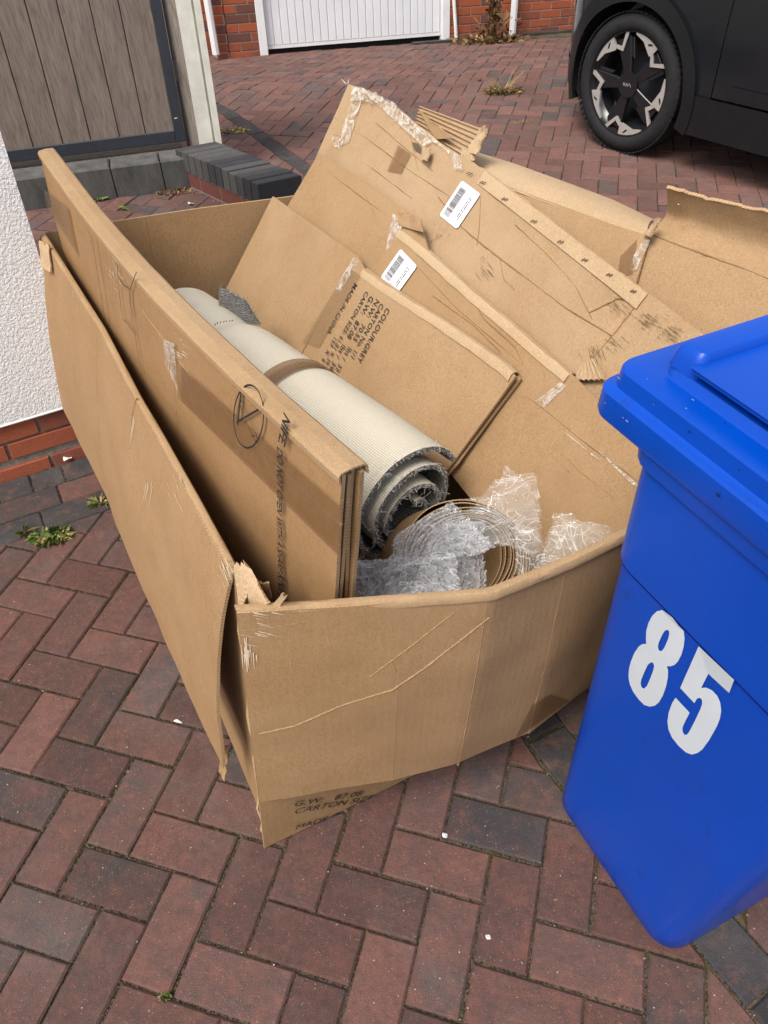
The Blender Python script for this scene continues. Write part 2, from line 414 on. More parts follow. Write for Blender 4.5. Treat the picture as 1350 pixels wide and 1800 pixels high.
M['leaf_light'] = m_plain('pale_green_leaf', (.14, .20, .03), .6, .3, .4, 30)
M['dry'] = m_plain('dry_straw', (.34, .25, .12), .9, .1, .4, 40)
M['dry_dark'] = m_plain('dry_brown_leaf', (.13, .075, .035), .9, .1, .5, 40)
M['scrap'] = m_plain('white_scrap', (.7, .7, .68), .8, .2)

# ------------------------------------------------------------------ curved sheets with thickness
def rs(poly, ts):
    """sample a 3D polyline at normalised length parameters"""
    p = np.asarray(poly, float); d = np.r_[0, np.cumsum(np.linalg.norm(np.diff(p, axis=0), axis=1))]; d /= d[-1]
    return np.stack([np.interp(ts, d, p[:, k]) for k in range(3)], 1)
def rs_idx(poly, ts):
    p = np.asarray(poly, float); x = np.linspace(0, 1, len(p))
    return np.stack([np.interp(ts, x, p[:, k]) for k in range(3)], 1)
def grid_sheet(name, Pg, thick, mats, parent=None, smooth=True, label=None, flip=False):
    """Pg[i][j] 3D grid -> solid sheet; thickness goes to the back of the grid normal"""
    Pg = np.asarray(Pg, float); nu, nv = Pg.shape[:2]
    du = np.gradient(Pg, axis=0); dv = np.gradient(Pg, axis=1)
    N = np.cross(du, dv); N /= np.maximum(np.linalg.norm(N, axis=2, keepdims=True), 1e-9)
    if flip: N = -N
    B = Pg - N * thick
    lu = np.r_[0, np.cumsum(np.linalg.norm(np.diff(Pg[:, nv // 2], axis=0), axis=1))]
    lv = np.r_[0, np.cumsum(np.linalg.norm(np.diff(Pg[nu // 2], axis=0), axis=1))]
    vs = [Pg[i, j] for i in range(nu) for j in range(nv)] + [B[i, j] for i in range(nu) for j in range(nv)]
    uv = [(lu[i], lv[j]) for i in range(nu) for j in range(nv)] * 2
    k = nu * nv; f = []; mi = []
    for i in range(nu - 1):
        for j in range(nv - 1):
            a, b, c, d = i * nv + j, (i + 1) * nv + j, (i + 1) * nv + j + 1, i * nv + j + 1
            q = (a, b, c, d) if not flip else (d, c, b, a)
            f.append(q); mi.append(0); f.append(tuple(x + k for x in q[::-1])); mi.append(0)
    if thick > 0:
        ring = [(i, 0) for i in range(nu)] + [(nu - 1, j) for j in range(1, nv)] + [(i, nv - 1) for i in range(nu - 2, -1, -1)] + [(0, j) for j in range(nv - 2, 0, -1)]
        # separate vertices on the rim so that it shades and textures as a cut edge
        b0 = len(vs); L = 0; n = len(ring)
        for r_, (i, j) in enumerate(ring):
            vs.append(Pg[i, j]); vs.append(B[i, j])
            if r_: L += np.linalg.norm(Pg[i, j] - Pg[ring[r_ - 1][0], ring[r_ - 1][1]])
            uv.append((L, 0)); uv.append((L, thick))
        for r_ in range(n):
            a = b0 + 2 * r_; b = b0 + 2 * ((r_ + 1) % n)
            q = (a, a + 1, b + 1, b) if not flip else (b, b + 1, a + 1, a)
            f.append(q); mi.append(1)
    else:
        f = f[::2]; mi = mi[::2]; vs = vs[:k]; uv = uv[:k]
    if not isinstance(mats, (list, tuple)): mats = [mats, M['edge']]
    return mk(name, vs, f, mats, parent, smooth, uvs=uv, mi=mi, label=label)
def ruled(top, bot, nu=40, nv=14, wob=.003, ws=4.0, seed=0, by_idx=True, rag=0.0, sag=0.0):
    ts = np.linspace(0, 1, nu)
    A = (rs_idx if by_idx else rs)(top, ts); B = (rs_idx if by_idx else rs)(bot, ts)
    if rag:
        for i in range(nu):
            A[i] += unit(A[i] - B[i]) * rag * (nz(i * .9, seed, 3) + .5 * nz(i * 2.3, seed, 7))
    vs = np.linspace(0, 1, nv)
    Pg = A[:, None] * (1 - vs)[None, :, None] + B[:, None] * vs[None, :, None]
    du = np.gradient(Pg, axis=0); dv = np.gradient(Pg, axis=1); N = np.cross(du, dv); N /= np.linalg.norm(N, axis=2, keepdims=True)
    for i in range(nu):
        for j in range(nv):
            p = Pg[i, j]; Pg[i, j] = p + N[i, j] * (wob * (nz(*(p + seed), ws) + .4 * nz(*(p + seed), ws * 3)) + sag * math.sin(math.pi * vs[j]))
    return Pg
class Plane:
    def __init__(s, p0, n): s.p0 = np.asarray(p0, float); s.n = unit(n); s.n = s.n if np.dot(s.n, CC - s.p0) > 0 else -s.n
    def at(s, u, v, lift=0.0): return PL(u, v, s.p0 + s.n * lift, s.n)
def crease(pts, n, name, parent, w=.004, h=.0018, mat=None, jit=.0012):
    """a raised fold line on a sheet"""
    pts = rs(pts, np.linspace(0, 1, max(4, len(pts) * 6))); n = unit(n); v = []; f = []
    for i, p in enumerate(pts):
        t = unit(pts[min(i + 1, len(pts) - 1)] - pts[max(i - 1, 0)]); s = unit(np.cross(n, t))
        k = jit * nz(i * .7, p[0] * 9, p[2] * 9); ww = w * (.7 + .6 * abs(nz(i * .31, 5, p[0])))
        v += [p + s * (k - ww) - n * .003, p + s * k + n * .75 * h * (.5 + abs(nz(i * .5, 2, p[1] * 5))), p + s * (k + ww) - n * .003]
    for i in range(len(pts) - 1):
        for q in (0, 1): f.append((3 * i + q, 3 * i + 3 + q, 3 * i + 4 + q, 3 * i + 1 + q))
    return mk(name, v, f, mat or M['card'], parent, True, uvs=[(0, 0)] * len(v))
def text_on(body, plane, px0, px1, parent, mat=None, hscale=1.0, lift=.0022, name='printed_text', thick=.0, shear=0.0):
    """lettering whose baseline runs from photo pixel px0 to px1 on a plane"""
    cu = bpy.data.curves.new('t', 'FONT'); cu.body = body; cu.size = 1.0; cu.offset = thick; cu.shear = shear; cu.resolution_u = 3
    ob = bpy.data.objects.new('t', cu); COL.objects.link(ob)
    bpy.context.view_layer.update()
    me = bpy.data.meshes.new_from_object(ob.evaluated_get(bpy.context.evaluated_depsgraph_get()))
    bpy.data.objects.remove(ob); bpy.data.curves.remove(cu)
    a, b = plane.at(*px0, lift), plane.at(*px1, lift); x = b - a; L = np.linalg.norm(x); x = x / L; y = np.cross(plane.n, x)
    xs = [v.co.x for v in me.vertices]; w0, w1 = min(xs), max(xs); s = L / (w1 - w0)
    vs = [a + x * (v.co.x - w0) * s + y * v.co.y * s * hscale for v in me.vertices]
    fs = [tuple(p.vertices) for p in me.polygons]; bpy.data.meshes.remove(me)
    return mk(name, vs, fs, mat or M['ink'], parent)
def stroke(pts, n, w, name, parent, mat=None, closed=False):
    """flat printed line through 3D points"""
    pts = [np.asarray(p, float) for p in pts]; n = unit(n); v = []; f = []; k = len(pts)
    for i in range(k):
        a = pts[i - 1] if closed or i else pts[0]; b = pts[(i + 1) % k] if closed or i < k - 1 else pts[-1]
        s = unit(np.cross(n, b - a)) * w / 2; v += [pts[i] + s, pts[i] - s]
    for i in range(k if closed else k - 1):
        j = (i + 1) % k; f.append((2 * i, 2 * i + 1, 2 * j + 1, 2 * j))
    return mk(name, v, f, mat or M['ink'], parent)
def film_patch(name, corners, nu, nv, amp, scale, mat, parent=None, seed=0, thick=0.0, ragged=.0, label=None):
    """crumpled film: bilinear patch of 4 corners (tl, tr, br, bl) with strong folded noise"""
    tl, tr, br, bl = [np.asarray(c, float) for c in corners]; P = np.zeros((nu, nv, 3))
    N = unit(np.cross(tr - tl, bl - tl))
    if np.dot(N, CC - tl) < 0: N = -N
    e1 = unit(tr - tl); e2 = unit(bl - tl)
    for i in range(nu):
        for j in range(nv):
            a, b = i / (nu - 1), j / (nv - 1)
            p = (tl * (1 - a) + tr * a) * (1 - b) + (bl * (1 - a) + br * a) * b
            q = p * scale + seed
            r1 = 1 - abs(nz(*q)) * 2; r2 = 1 - abs(nz(*(q * 2.3 + 7))) * 2
            edge = max(abs(a - .5), abs(b - .5)) * 2
            d = amp * (r1 + .45 * r2 - .6)
            p = p + N * d + e1 * amp * .5 * nz(*(q * 1.3 + 31)) + e2 * amp * .5 * nz(*(q * 1.3 + 57))
            if ragged and edge > .9: p = p + (e1 * nz(i * .8, j * .8, seed + 3) + e2 * nz(i * .8, j * .8, seed + 9)) * ragged
            P[i, j] = p
    return grid_sheet(name, P, thick, [mat, mat], parent, True, label=label)

# ================================================================== GROUND
vs = []; fs = []
ys = [-6, -3, 0, 2, 4, Y_BEND, 9, 14, 40]; xs = [-30, -8, -3, 0, 3, 8, 30]
for y in ys:
    for x in xs: vs.append((x, y, gz(y) - .007))
for i in range(len(ys) - 1):
    for j in range(len(xs) - 1):
        a = i * len(xs) + j; fs.append((a, a + 1, a + len(xs) + 1, a + len(xs)))
ground = mk('ground', vs, fs, M['sand']); tag(ground, 'block paved driveway with sandy mossy joints', None, None, 'structure')
del ground['label']

U = .103
def clip(poly, p, n):
    """keep the side of 2D polygon where (q-p).n >= 0"""
    out = []; k = len(poly)
    for i in range(k):
        a, b = poly[i], poly[(i + 1) % k]; da = np.dot(a - p, n); db = np.dot(b - p, n)
        if da >= 0: out.append(a)
        if (da >= 0) != (db >= 0): out.append(a + (b - a) * da / (da - db))
    return out
def area(poly):
    return .5 * sum(poly[i][0] * poly[(i + 1) % len(poly)][1] - poly[(i + 1) % len(poly)][0] * poly[i][1] for i in range(len(poly)))
BAND = np.array([(1.15, -.60), (.85, -.08), (.609, .346), (.45, .625), (.29, .911), (.14, 1.35), (.06, 2.0), (.02, 2.7), (-.05, 3.4), (-.18, 4.1), (-.371, 4.62), (-.52, 4.9), (-.74, 5.36), (-1.05, 5.97), (-1.45, 6.6), (-1.9, 7.2)])
bt = rs(np.c_[BAND, np.zeros(len(BAND))], np.linspace(0, 1, 220))[:, :2]
for _ in range(6): bt[1:-1] = (bt[:-2] + bt[1:-1] * 2 + bt[2:]) / 4
btan = np.gradient(bt, axis=0); btan /= np.linalg.norm(btan, axis=1, keepdims=True)
bnor = np.stack([btan[:, 1], -btan[:, 0]], 1)               # to the right of travel (towards +x)
def band_clip(poly, side):
    c = sum(poly) / len(poly); i = int(np.argmin(((bt - c) ** 2).sum(1)))
    if side < 0: return clip(poly, bt[i] - bnor[i] * .002, -bnor[i])
    return clip(poly, bt[i] + bnor[i] * (.105), bnor[i])
PAV = []        # (polygon, kind)
W0 = V(-1.243, 1.923); WD = unit(V(.247, .123)); WN = V(WD[1], -WD[0])     # house wall line and its outward normal
CORNER = W0 + WD * .325
def add_grid(o, az, ir, jr, side):
    d1 = V(math.cos(az), math.sin(az)); d2 = V(math.sin(az), -math.cos(az))
    g = .0017
    for i in range(*ir):
        for j in range(*jr):
            k = (i + j) % 4
            if k == 0: a, b, c, d = i, j, i + 2, j + 1
            elif k == 2: a, b, c, d = i, j, i + 1, j + 2
            else: continue
            q = [o + d1 * (x * U) + d2 * (y * U) for x, y in ((a, d), (c, d), (c, b), (a, b))]
            cen = sum(q) / 4
            if not (-3.2 < cen[0] < 5.2 and -1.0 < cen[1] < 8.75): continue
            rot = random.gauss(0, .006)
            e1 = d1 * math.cos(rot) + d2 * math.sin(rot); e2 = d2 * math.cos(rot) - d1 * math.sin(rot)
            hw = (c - a) * U / 2 - g - abs(random.gauss(0, .0006)); hh = (d - b) * U / 2 - g - abs(random.gauss(0, .0006))
            cen = cen + V(random.gauss(0, .0009), random.gauss(0, .0009))
            poly = [cen + e1 * x * hw + e2 * y * hh for x, y in ((-1, 1), (1, 1), (1, -1), (-1, -1))]
            poly = band_clip(poly, side)
            if len(poly) < 3 or abs(area(poly)) < .0006: continue
            if side < 0:
                # three border courses along the house wall, none under the house
                if np.dot(cen - CORNER, WD) < .02:
                    poly = clip(poly, W0 + WN * .312, WN)
                if len(poly) < 3 or abs(area(poly)) < .0006: continue
                c2 = sum(poly) / len(poly)
                if np.dot(c2 - CORNER, WD) < .0 and np.dot(c2 - W0, WN) < .3: continue
                if c2[1] > 4.7 and c2[0] < -1.2: continue
            if abs(area(poly)) > .0006: PAV.append((poly, 'red'))
add_grid(V(-.6601701, .7192734), math.radians(-17.98), (-60, 40), (-60, 20), -1)
add_grid(V(1.176401, 5.0911618), math.radians(-15.58), (-60, 60), (-60, 70), 1)
# charcoal band
Lb = np.r_[0, np.cumsum(np.linalg.norm(np.diff(bt, axis=0), axis=1))]
s = .095
while s < Lb[-1] - .2:
    def at(t): return V(np.interp(t, Lb, bt[:, 0]), np.interp(t, Lb, bt[:, 1])), unit(V(np.interp(t, Lb, bnor[:, 0]), np.interp(t, Lb, bnor[:, 1])))
    (p, n), (q, m2) = at(s + .002), at(s + .201)
    PAV.append(([p + n * .003, p + n * .102, q + m2 * .102, q + m2 * .003][::-1], 'char')); s += .204
# border courses along the house
for row, kind, ln in ((0, 'char', .103), (1, 'red', .206), (2, 'char', .206)):
    s = -3.0 + (.07 if row == 1 else 0)
    while s < .33:
        e = min(s + ln, .34)
        a, b = W0 + WD * (s + .002) + WN * (row * .103 + .006), W0 + WD * (e - .002) + WN * (row * .103 + .006)
        PAV.append(([a + WN * .099, b + WN * .099, b, a], kind)); s += ln
OCC = [[(75, 425), (70, 265), (90, 262), (200, 390), (480, 345), (560, 270), (612, 148), (850, 290), (1150, 385), (1190, 335), (1360, 375), (1360, 1530), (1160, 1650), (985, 1400), (1030, 1210), (805, 1350), (465, 1493), (385, 1350), (95, 690)],
       [(-50, -50), (385, -50), (390, 250), (530, 300), (460, 350), (330, 330), (20, 370), (-50, 300)], [(980, -50), (985, 80), (1040, 240), (1100, 270), (1230, 200), (1400, 290), (1400, -50)], [(-50, 250), (140, 720), (150, 800), (-50, 860)]]
def inside(p, poly):
    c = False; j = len(poly) - 1
    for i in range(len(poly)):
        if (poly[i][1] > p[1]) != (poly[j][1] > p[1]) and p[0] < (poly[j][0] - poly[i][0]) * (p[1] - poly[i][1]) / (poly[j][1] - poly[i][1]) + poly[i][0]: c = not c
        j = i
    return c
items = []
for poly, kind in PAV:
    if area(poly) < 0: poly = poly[::-1]
    c = sum(poly) / len(poly); zb = gz(c[1])
    pp = [proj(V(q[0], q[1], zb)) for q in poly]; pc = proj(V(c[0], c[1], zb))
    depth = c[1] * .7325 + .68 * HC
    vis = depth > .3 and (-30 < pc[0] < 1380 and -10 < pc[1] < 1880) and not all(any(inside(q, o) for o in OCC) for q in list(pp) + [pc])
    a = abs(area([V(*q) for q in pp])) if vis else 0
    items.append((a, poly, kind, c))
items.sort(key=lambda t: -t[0])
rest = {'red': MB(), 'char': MB()}
for idx, (a, poly, kind, c) in enumerate(items):
    dz = random.gauss(0, .0013); tx, ty = random.gauss(0, .006), random.gauss(0, .006)
    P3 = [V(q[0], q[1], gz(q[1]) - .045) for q in poly]
    tone = random.choice([.08, .14, .2, .24, .28, .34, .42, .52, .66]) if kind == 'red' else random.random()
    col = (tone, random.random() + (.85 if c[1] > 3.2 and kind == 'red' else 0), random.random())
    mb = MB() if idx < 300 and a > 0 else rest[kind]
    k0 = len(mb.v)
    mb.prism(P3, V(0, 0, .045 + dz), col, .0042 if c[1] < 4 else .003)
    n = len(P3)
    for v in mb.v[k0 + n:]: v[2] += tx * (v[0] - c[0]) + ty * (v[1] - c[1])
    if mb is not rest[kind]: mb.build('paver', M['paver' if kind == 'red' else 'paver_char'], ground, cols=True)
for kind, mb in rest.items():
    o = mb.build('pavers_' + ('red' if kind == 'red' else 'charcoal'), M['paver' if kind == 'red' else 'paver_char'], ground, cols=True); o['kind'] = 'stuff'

# ================================================================== RENDERED HOUSE (left edge)
W03, WD3, WN3 = V(*W0, 0), V(*WD, 0), V(*WN, 0)
house = thing('rendered_house', 'white rough rendered house corner above a low red brick plinth', 'house', W03)
C3 = W03 + WD3 * .325
HPL = .19                                                # plinth height
def wall_block(mb, s0, s1, d0, d1, h0, h1):
    """block in the house frame: along WD, out along WN, up along UP"""
    mb.box(W03 + WD3 * s0 + WN3 * d0 + UP * h0, WD3 * (s1 - s0), WN3 * (d1 - d0), UP * (h1 - h0))
mb = MB(); wall_block(mb, -5, .325, -.6, .012, HPL, 2.9); mb.build('wall', M['render'], house)
mb = MB(); mb.tube([W03 + WD3 * -5 + WN3 * .010 + UP * (HPL + .004), W03 + WD3 * .327 + WN3 * .010 + UP * (HPL + .004)], .005, 6); mb.build('render_bead', M['white_paint'], house)
mb = MB(); wall_block(mb, -5, .307, -.58, -.012, -.05, HPL - .003); pl = mb.build('plinth', M['mortar_dark'], house)
for course in range(3):
    s = -1.4 + (.112 if course % 2 else 0); h0 = .001 + course * .0633 - (.02 if course == 0 else 0)
    while s < .31:
        e = min(s + .215, .31)
        if e - s > .03:
            mb = MB(); mb.prism([W03 + WD3 * x + UP * y + WN3 * -.02 for x, y in ((s, h0), (e, h0), (e, h0 + .0545), (s, h0 + .0545))], WN3 * (.02 + random.gauss(-.001, .001)), (random.random() * .7, random.random(), random.random()), .0025)
            mb.build('brick', M['brick'], pl, cols=True)
        s += .225
mb = MB(); wall_block(mb, -5.2, .36, -.64, .05, 2.9, 2.96); mb.build('roof', M['concrete'], house)

# ================================================================== STEP, DWARF WALL
S0, S1 = V(-2.35, 4.15, 0), V(-1.01, 4.489, 0); SE = unit(S1 - S0); SN = V(SE[1], -SE[0], 0)
step = thing('concrete_step', 'low grey speckled concrete step under the side gate', 'step', (S0 + S1) / 2)
Ls = np.linalg.norm(S1 - S0); nb = 4
cuts = [0, .34, .66, .97, 1.24, Ls]
for a, b in zip(cuts[:-1], cuts[1:]):
    mb = MB(); mb.prism([S0 + SE * (a + .003) + SN * 0, S0 + SE * (b - .003), S0 + SE * (b - .003) - SN * .17, S0 + SE * (a + .003) - SN * .17], V(0, 0, .165 + random.gauss(0, .002)), None, .008)
    mb.build('block', M['concrete'], step)
mb = MB(); mb.box(S0 - SN * .172, SE * (Ls - .0), -SN * .25, V(0, 0, .158)); mb.build('dusty_slab', m_plain('dusty_slab', (.19, .155, .125), .9, .1, .25, 25, .2), step)
dw = thing('dwarf_wall', 'short brick dwarf wall capped with dark blue bricks on edge', 'wall', V(-.75, 4.25, 0)); dw['kind'] = 'thing'
D0, D1 = V(-1.075, 4.55, 0), V(-.553, 3.93, 0); DE = unit(D1 - D0); DWd = V(.215, .10, 0); LD = np.linalg.norm(D1 - D0)
mb = MB(); mb.box(D0 + DWd * .04 + DE * .006, DE * (LD - .012), DWd * .92, V(0, 0, .185)); mb.build('mortar_core', M['mortar_dark'], dw)
n = 12; pitch = LD / n
for i in range(n):
    a = D0 + DE * (i * pitch + .004) + V(0, 0, .094); mb = MB(); jit = random.gauss(0, .002)
    mb.prism([a, a + DE * (pitch - .008), a + DE * (pitch - .008) + DWd, a + DWd], V(0, 0, .106 + jit), (random.random(), 0, random.random()), .004)
    mb.build('cap_brick', M['brick_blue'], dw, cols=True)
for i in range(4):
    a = D0 + DE * (i * .205 + .004) + DWd * .03 + V(0, 0, .012); mb = MB()
    ln = min(.195, LD - i * .205 - .004)
    mb.prism([a, a + DE * ln, a + DE * ln + DWd * .9, a + DWd * .9], V(0, 0, .072), (.75 + random.random() * .25, 0, random.random()), .003); mb.build('brick', M['brick'], dw, cols=True)
mb = MB(); mb.box(D1 + DWd * .06 - DE * .0, DE * .006, DWd * .9, V(0, 0, .09)); mb.build('end_brick', M['brick'], dw, cols=True)

# ================================================================== GATE AND POSTS
GE = V(.9707, .2404, 0); GNm = unit(np.cross(GE, UP))                    # GNm points to the camera side
GP = V(-1.4, 4.57, 0)
GO = PL(327, 247, GP, GNm); GU = UP
gate = thing('side_gate', 'grey brown boarded side gate in an anthracite metal frame', 'gate', GO - GE * .5)
def gbox(mb, s0, s1, h0, h1, d0, d1, col=None): mb.box(GO + GE * s0 + GU * h0 + GNm * d0, GE * (s1 - s0), GU * (h1 - h0), GNm * (d1 - d0), col)
def gs(u, v): return float(np.dot(PL(u, v, GP, GNm) - GO, GE))
bounds = [gs(x, 240) for x in (-52, 1, 53, 107, 158, 210, 257, 308)]
bounds[-1] = -.052; bounds = [bounds[0] - .36, bounds[0] - .18] + bounds
for a, b in zip(bounds[:-1], bounds[1:]):
    mb = MB(); q = [GO + GE * x + GU * y - GNm * .02 for x, y in ((a + .002, .055), (b - .002, .055), (b - .002, 1.85), (a + .002, 1.85))]
    mb.prism(q, GNm * .022, (random.random(), random.random(), random.random()), .003); mb.build('plank', M['gate_plank'], gate, cols=True)
left = bounds[0]
for nm, (s0, s1, h0, h1) in dict(stile=(-.055, 0, 0, 1.9), bottom_rail=(left, -.0555, 0, .06), top_rail=(left, -.0555, 1.84, 1.9)).items():
    mb = MB(); mb.prism([GO + GE * x + GU * y - GNm * .03 for x, y in ((s0, h0), (s1, h0), (s1, h1), (s0, h1))], GNm * .045, None, .003); mb.build(nm, M['anthracite'], gate)
mb = MB(); mb.prism([GO + GE * x + GU * y - GNm * .03 for x, y in ((left - .055, 0), (left - .0005, 0), (left - .0005, 1.9), (left - .055, 1.9))], GNm * .045, None, .003); mb.build('stile', M['anthracite'], gate)
mb = MB(); gbox(mb, -.042, -.026, .12, .124, .016, .017); mb.build('worn_mark', M['white_paint'], gate)
mb = MB(); gbox(mb, left, -.01, 0, 1.88, -.05, -.031); mb.build('backing', M['black'], gate)
q1, q2, q3, q4 = gs(333, 248), gs(350, 250), gs(379, 252), gs(390, 253)
p = thing('gate_frame_post', 'thin black metal post between the gate and the timber post', 'post', GO + GE * .02)
mb = MB(); gbox(mb, .004, q1 - .003, -.04, 2.0, -.05, .012); mb.build('post_body', M['black'], p)
mb = MB(); gbox(mb, .005, q1 - .005, .3, .4, .013, .02); mb.build('hinge_plate', M['anthracite'], p)
p = thing('timber_post', 'knotty weathered timber post beside the black gate post', 'post', GO + GE * q1)
mb = MB(); gbox(mb, q1, q2 - .002, -.05, 2.1, -.07, .0, (.3, .6, .1)); mb.build('post_body', M['old_post'], p, cols=True)
mb = MB(); gbox(mb, q1, q2 - .002, 2.1, 2.13, -.07, .0, (.3, .6, .1)); mb.build('post_cap', M['old_post'], p, cols=True)
p = thing('cream_post', 'aged cream plastic corner post standing on the blue brick cap', 'post', GO + GE * q3)
mb = MB(); gbox(mb, q2, q3 - .012, -.035, 2.3, -.03, .012); gbox(mb, q3 - .012, q3, -.04, 2.3, -.05, -.005); mb.build('face_board', M['cream_pvc'], p)
mb = MB(); gbox(mb, q3, q4, -.05, 2.3, -.06, .035); mb.build('corner_strip', M['cream_pvc'], p)

# ================================================================== GARAGE BUILDING
A0, A1 = GB(463, 98), GB(790, 71)
KE = unit(A1 - A0); KN = unit(np.cross(KE, UP)); KU = unit(np.cross(KN, KE))
gar = thing('garage', 'red brick garage with a white ribbed up-and-over door', 'garage', A0)
def ks(u, v=80): return float(np.dot(PL(u, v, A0, KN) - A0, KE))
def kq(s, h, d=0.0): return A0 + KE * s + KU * h + KN * d
def kbox(mb, s0, s1, h0, h1, d0, d1, col=None): mb.box(kq(s0, h0, d0), KE * (s1 - s0), KU * (h1 - h0), KN * (d1 - d0), col)
sL, sdl, sdr, sR = ks(458, 97), ks(472, 96), ks(777, 72), ks(790, 71)
spl = ks(405, 98)
# brickwork around the door: pier, left return, right wall
mb = MB(); kbox(mb, spl + .004, sL - .002, -.1, 2.6, -.25, -.008); kbox(mb, -3.2, spl - .12, -.1, 2.6, -.6, -.36); kbox(mb, sR + .002, 5.2, -.1, 2.6, -.25, -.008); kbox(mb, spl - .12, 3.6, 2.2, 2.75, -.3, -.009)
kbox(mb, spl - .118, spl - .006, -.1, 2.6, -.35, -.022)
wl_ = mb.build('wall', M['mortar'], gar)
def bricks(s0, s1, d, hmax, off, par):
    c = 0; h = -.02
    while h < hmax:
        s = s0 - (.1125 if (c + off) % 2 else 0)
        while s < s1 - .01:
            a, b = max(s, s0), min(s + .215, s1)
            if b - a > .03:
                mb = MB(); q = [kq(x, y, d - .03) for x, y in ((a, h), (b, h), (b, h + .065), (a, h + .065))]
                dark = (h < .16) * .25
                mb.prism(q, KN * (.03 + random.gauss(0, .0012)), (min(1, random.choice([.0, .1, .15, .25, .3, .8]) + dark), 0, random.random()), .003); mb.build('brick', M['brick_orange'], par, cols=True)
            s += .225
        h += .075; c += 1
bricks(spl, sL - .003, 0, .86, 0, wl_)
bricks(spl - .12, spl - .005, -.016, .86, 1, wl_)
bricks(sR + .003, 4.3, 0, .70, 1, wl_)
bricks(-.75, spl - .125, -.35, .7, 0, wl_)
# door with vertical ribs, frame
dr = MB(); kbox(dr, sdl + .002, sdr - .002, .05, 2.1, -.10, -.06); door = dr.build('garage_door', M['door_white'], gar)
nr = 23; pw = (sdr - sdl - .01) / nr
for i in range(nr):
    mb = MB(); a = sdl + .005 + i * pw
    mb.prism([kq(x, y, -.0595) for x, y in ((a + .003, .075), (a + pw - .003, .075), (a + pw - .003, 2.08), (a + .003, 2.08))], KN * .012, None, .004); mb.build('rib', M['door_white'], door)
mb = MB(); kbox(mb, sdl + .004, sdr - .004, .045, .072, -.0595, -.045); mb.build('bottom_bar', M['white_paint'], door)
mb = MB(); kbox(mb, sdl, sdr, -.05, .044, -.2, -.09); mb.build('shadow_gap_back', M['black'], door)
for a, b in ((sL, sdl), (sdr, sR)):
    mb = MB(); mb.prism([kq(x, y, -.1) for x, y in ((a, 0.0), (b, 0.0), (b, 2.2), (a, 2.2))], KN * .11, None, .004); mb.build('door_post', M['white_paint'], gar)
mb = MB(); kbox(mb, -3.4, 3.8, 2.75, 2.9, -3.5, .3); mb.build('roof', M['concrete'], gar)
def pipe(nm, label, u0, v0, u1, v1, r, d):
    b = PL(u1, v1, A0 + KN * d, KN); t = PL(u0, v0, A0 + KN * d, KN); t2 = t + (t - b) * 2.2
    e = thing(nm, label, 'drainpipe', b, 'white drainpipes on the garage')
    x, y = KE * r, KN * r
    mb = MB(); q = [b + x * math.cos(k) * 1.0 + y * math.sin(k) for k in np.linspace(0, 2 * math.pi, 9)[:-1]]
    mb.prism(q[::-1], t2 - b) if np.dot(np.cross(q[1] - q[0], q[2] - q[1]), t2 - b) < 0 else mb.prism(q, t2 - b)
    mb.build('pipe', M['white_paint'], e, True)
    mb = MB(); cb = b + (t2 - b) * .72; mb.box(cb - KE * r * 1.4 - KN * (d), KE * r * 2.8, KN * (d + r * 1.1), unit(t2 - b) * .04); mb.build('bracket', M['white_paint'], e)
pipe('drainpipe', 'white drainpipe against the brick pier beside the cream post', 364, 0, 380, 96, .034, .06)
pipe('drainpipe', 'thin white pipe just beside the garage door frame', 798, 0, 802, 70, .018, .03)
pipe('drainpipe', 'white drainpipe in the brick wall next to the dead climber', 905, 0, 899, 77, .036, .06)
# dark edging strip at the foot of the wall
mb = MB()
for a in np.arange(sR - .4, 4.6, .21): kbox(mb, a, a + .205, -.004, .012, -.02, .10 + .012 * math.sin(a * 3), (random.random(), random.random(), random.random()))
o = mb.build('edging_strip', M['paver_char'], gar, cols=True)

# ================================================================== BIG OPEN CARTON
ZT = .70
carton = thing('open_carton', 'big open brown carton with its flaps folded down outside, full of packaging', 'box', V(-.1, 1.5, 0))
FLt, BLt = G(415, 1010, ZT), G(78, 415, ZT)
FLb, BLb = V(-.262, .712, .004), V(-.955, 2.17, .004)
FRb, BRb = V(.66, 1.13, .004), V(.0, 2.47, .004)
ltop = [G(u, v, ZT) for u, v in ((78, 416), (148, 528), (181, 580), (244, 702), (285, 772), (355, 898), (415, 1010))]
s_l = [np.linalg.norm(p - ltop[0]) for p in ltop]; s_l = [q / s_l[-1] for q in s_l]
lbot = [BLb + (FLb - BLb) * q for q in s_l]
grid_sheet('left_wall', ruled(ltop, lbot, 40, 14, .004, 3, 1, rag=.002), .006, M['card'], carton)
ftop_px = [(416, 1076), (560, 1068), (700, 1058), (862, 1046), (1000, 990), (1100, 941)]
ftop = [G(u, v, ZT - .004) for u, v in ftop_px]; ftop_all = ftop + [V(.70, 1.06, ZT - .01)]
d_f = unit(V(.289, .133, 0)); fb = [V(-.280, .6895, .003) + d_f * q for q in (0, .17, .33, .5, .68, .82, 1.06)]
PgW = ruled(ftop_all, fb, 48, 30, .003, 4, 2); front_w = grid_sheet('front_wall', PgW, .006, M['card'], carton, flip=True)
btop = [G(u, v, ZT) for u, v in ((80, 409), (190, 391), (340, 368), (515, 345))] + [V(.06, 2.47, ZT)]
bbot = [BLb + (BRb - BLb) * q for q in (0, .17, .42, .72, 1)]
bw = grid_sheet('back_wall', ruled(btop, bbot, 40, 12, .003, 4, 3), .006, M['card_in'], carton, flip=True)
rtop = [V(.06, 2.475, ZT), V(.39, 1.77, ZT + .0), V(.70, 1.065, ZT - .01)]
grid_sheet('right_wall', ruled(rtop, [BRb, (BRb + FRb) / 2, FRb], 30, 12, .003, 4, 4), .006, M['card_in'], carton, flip=True)
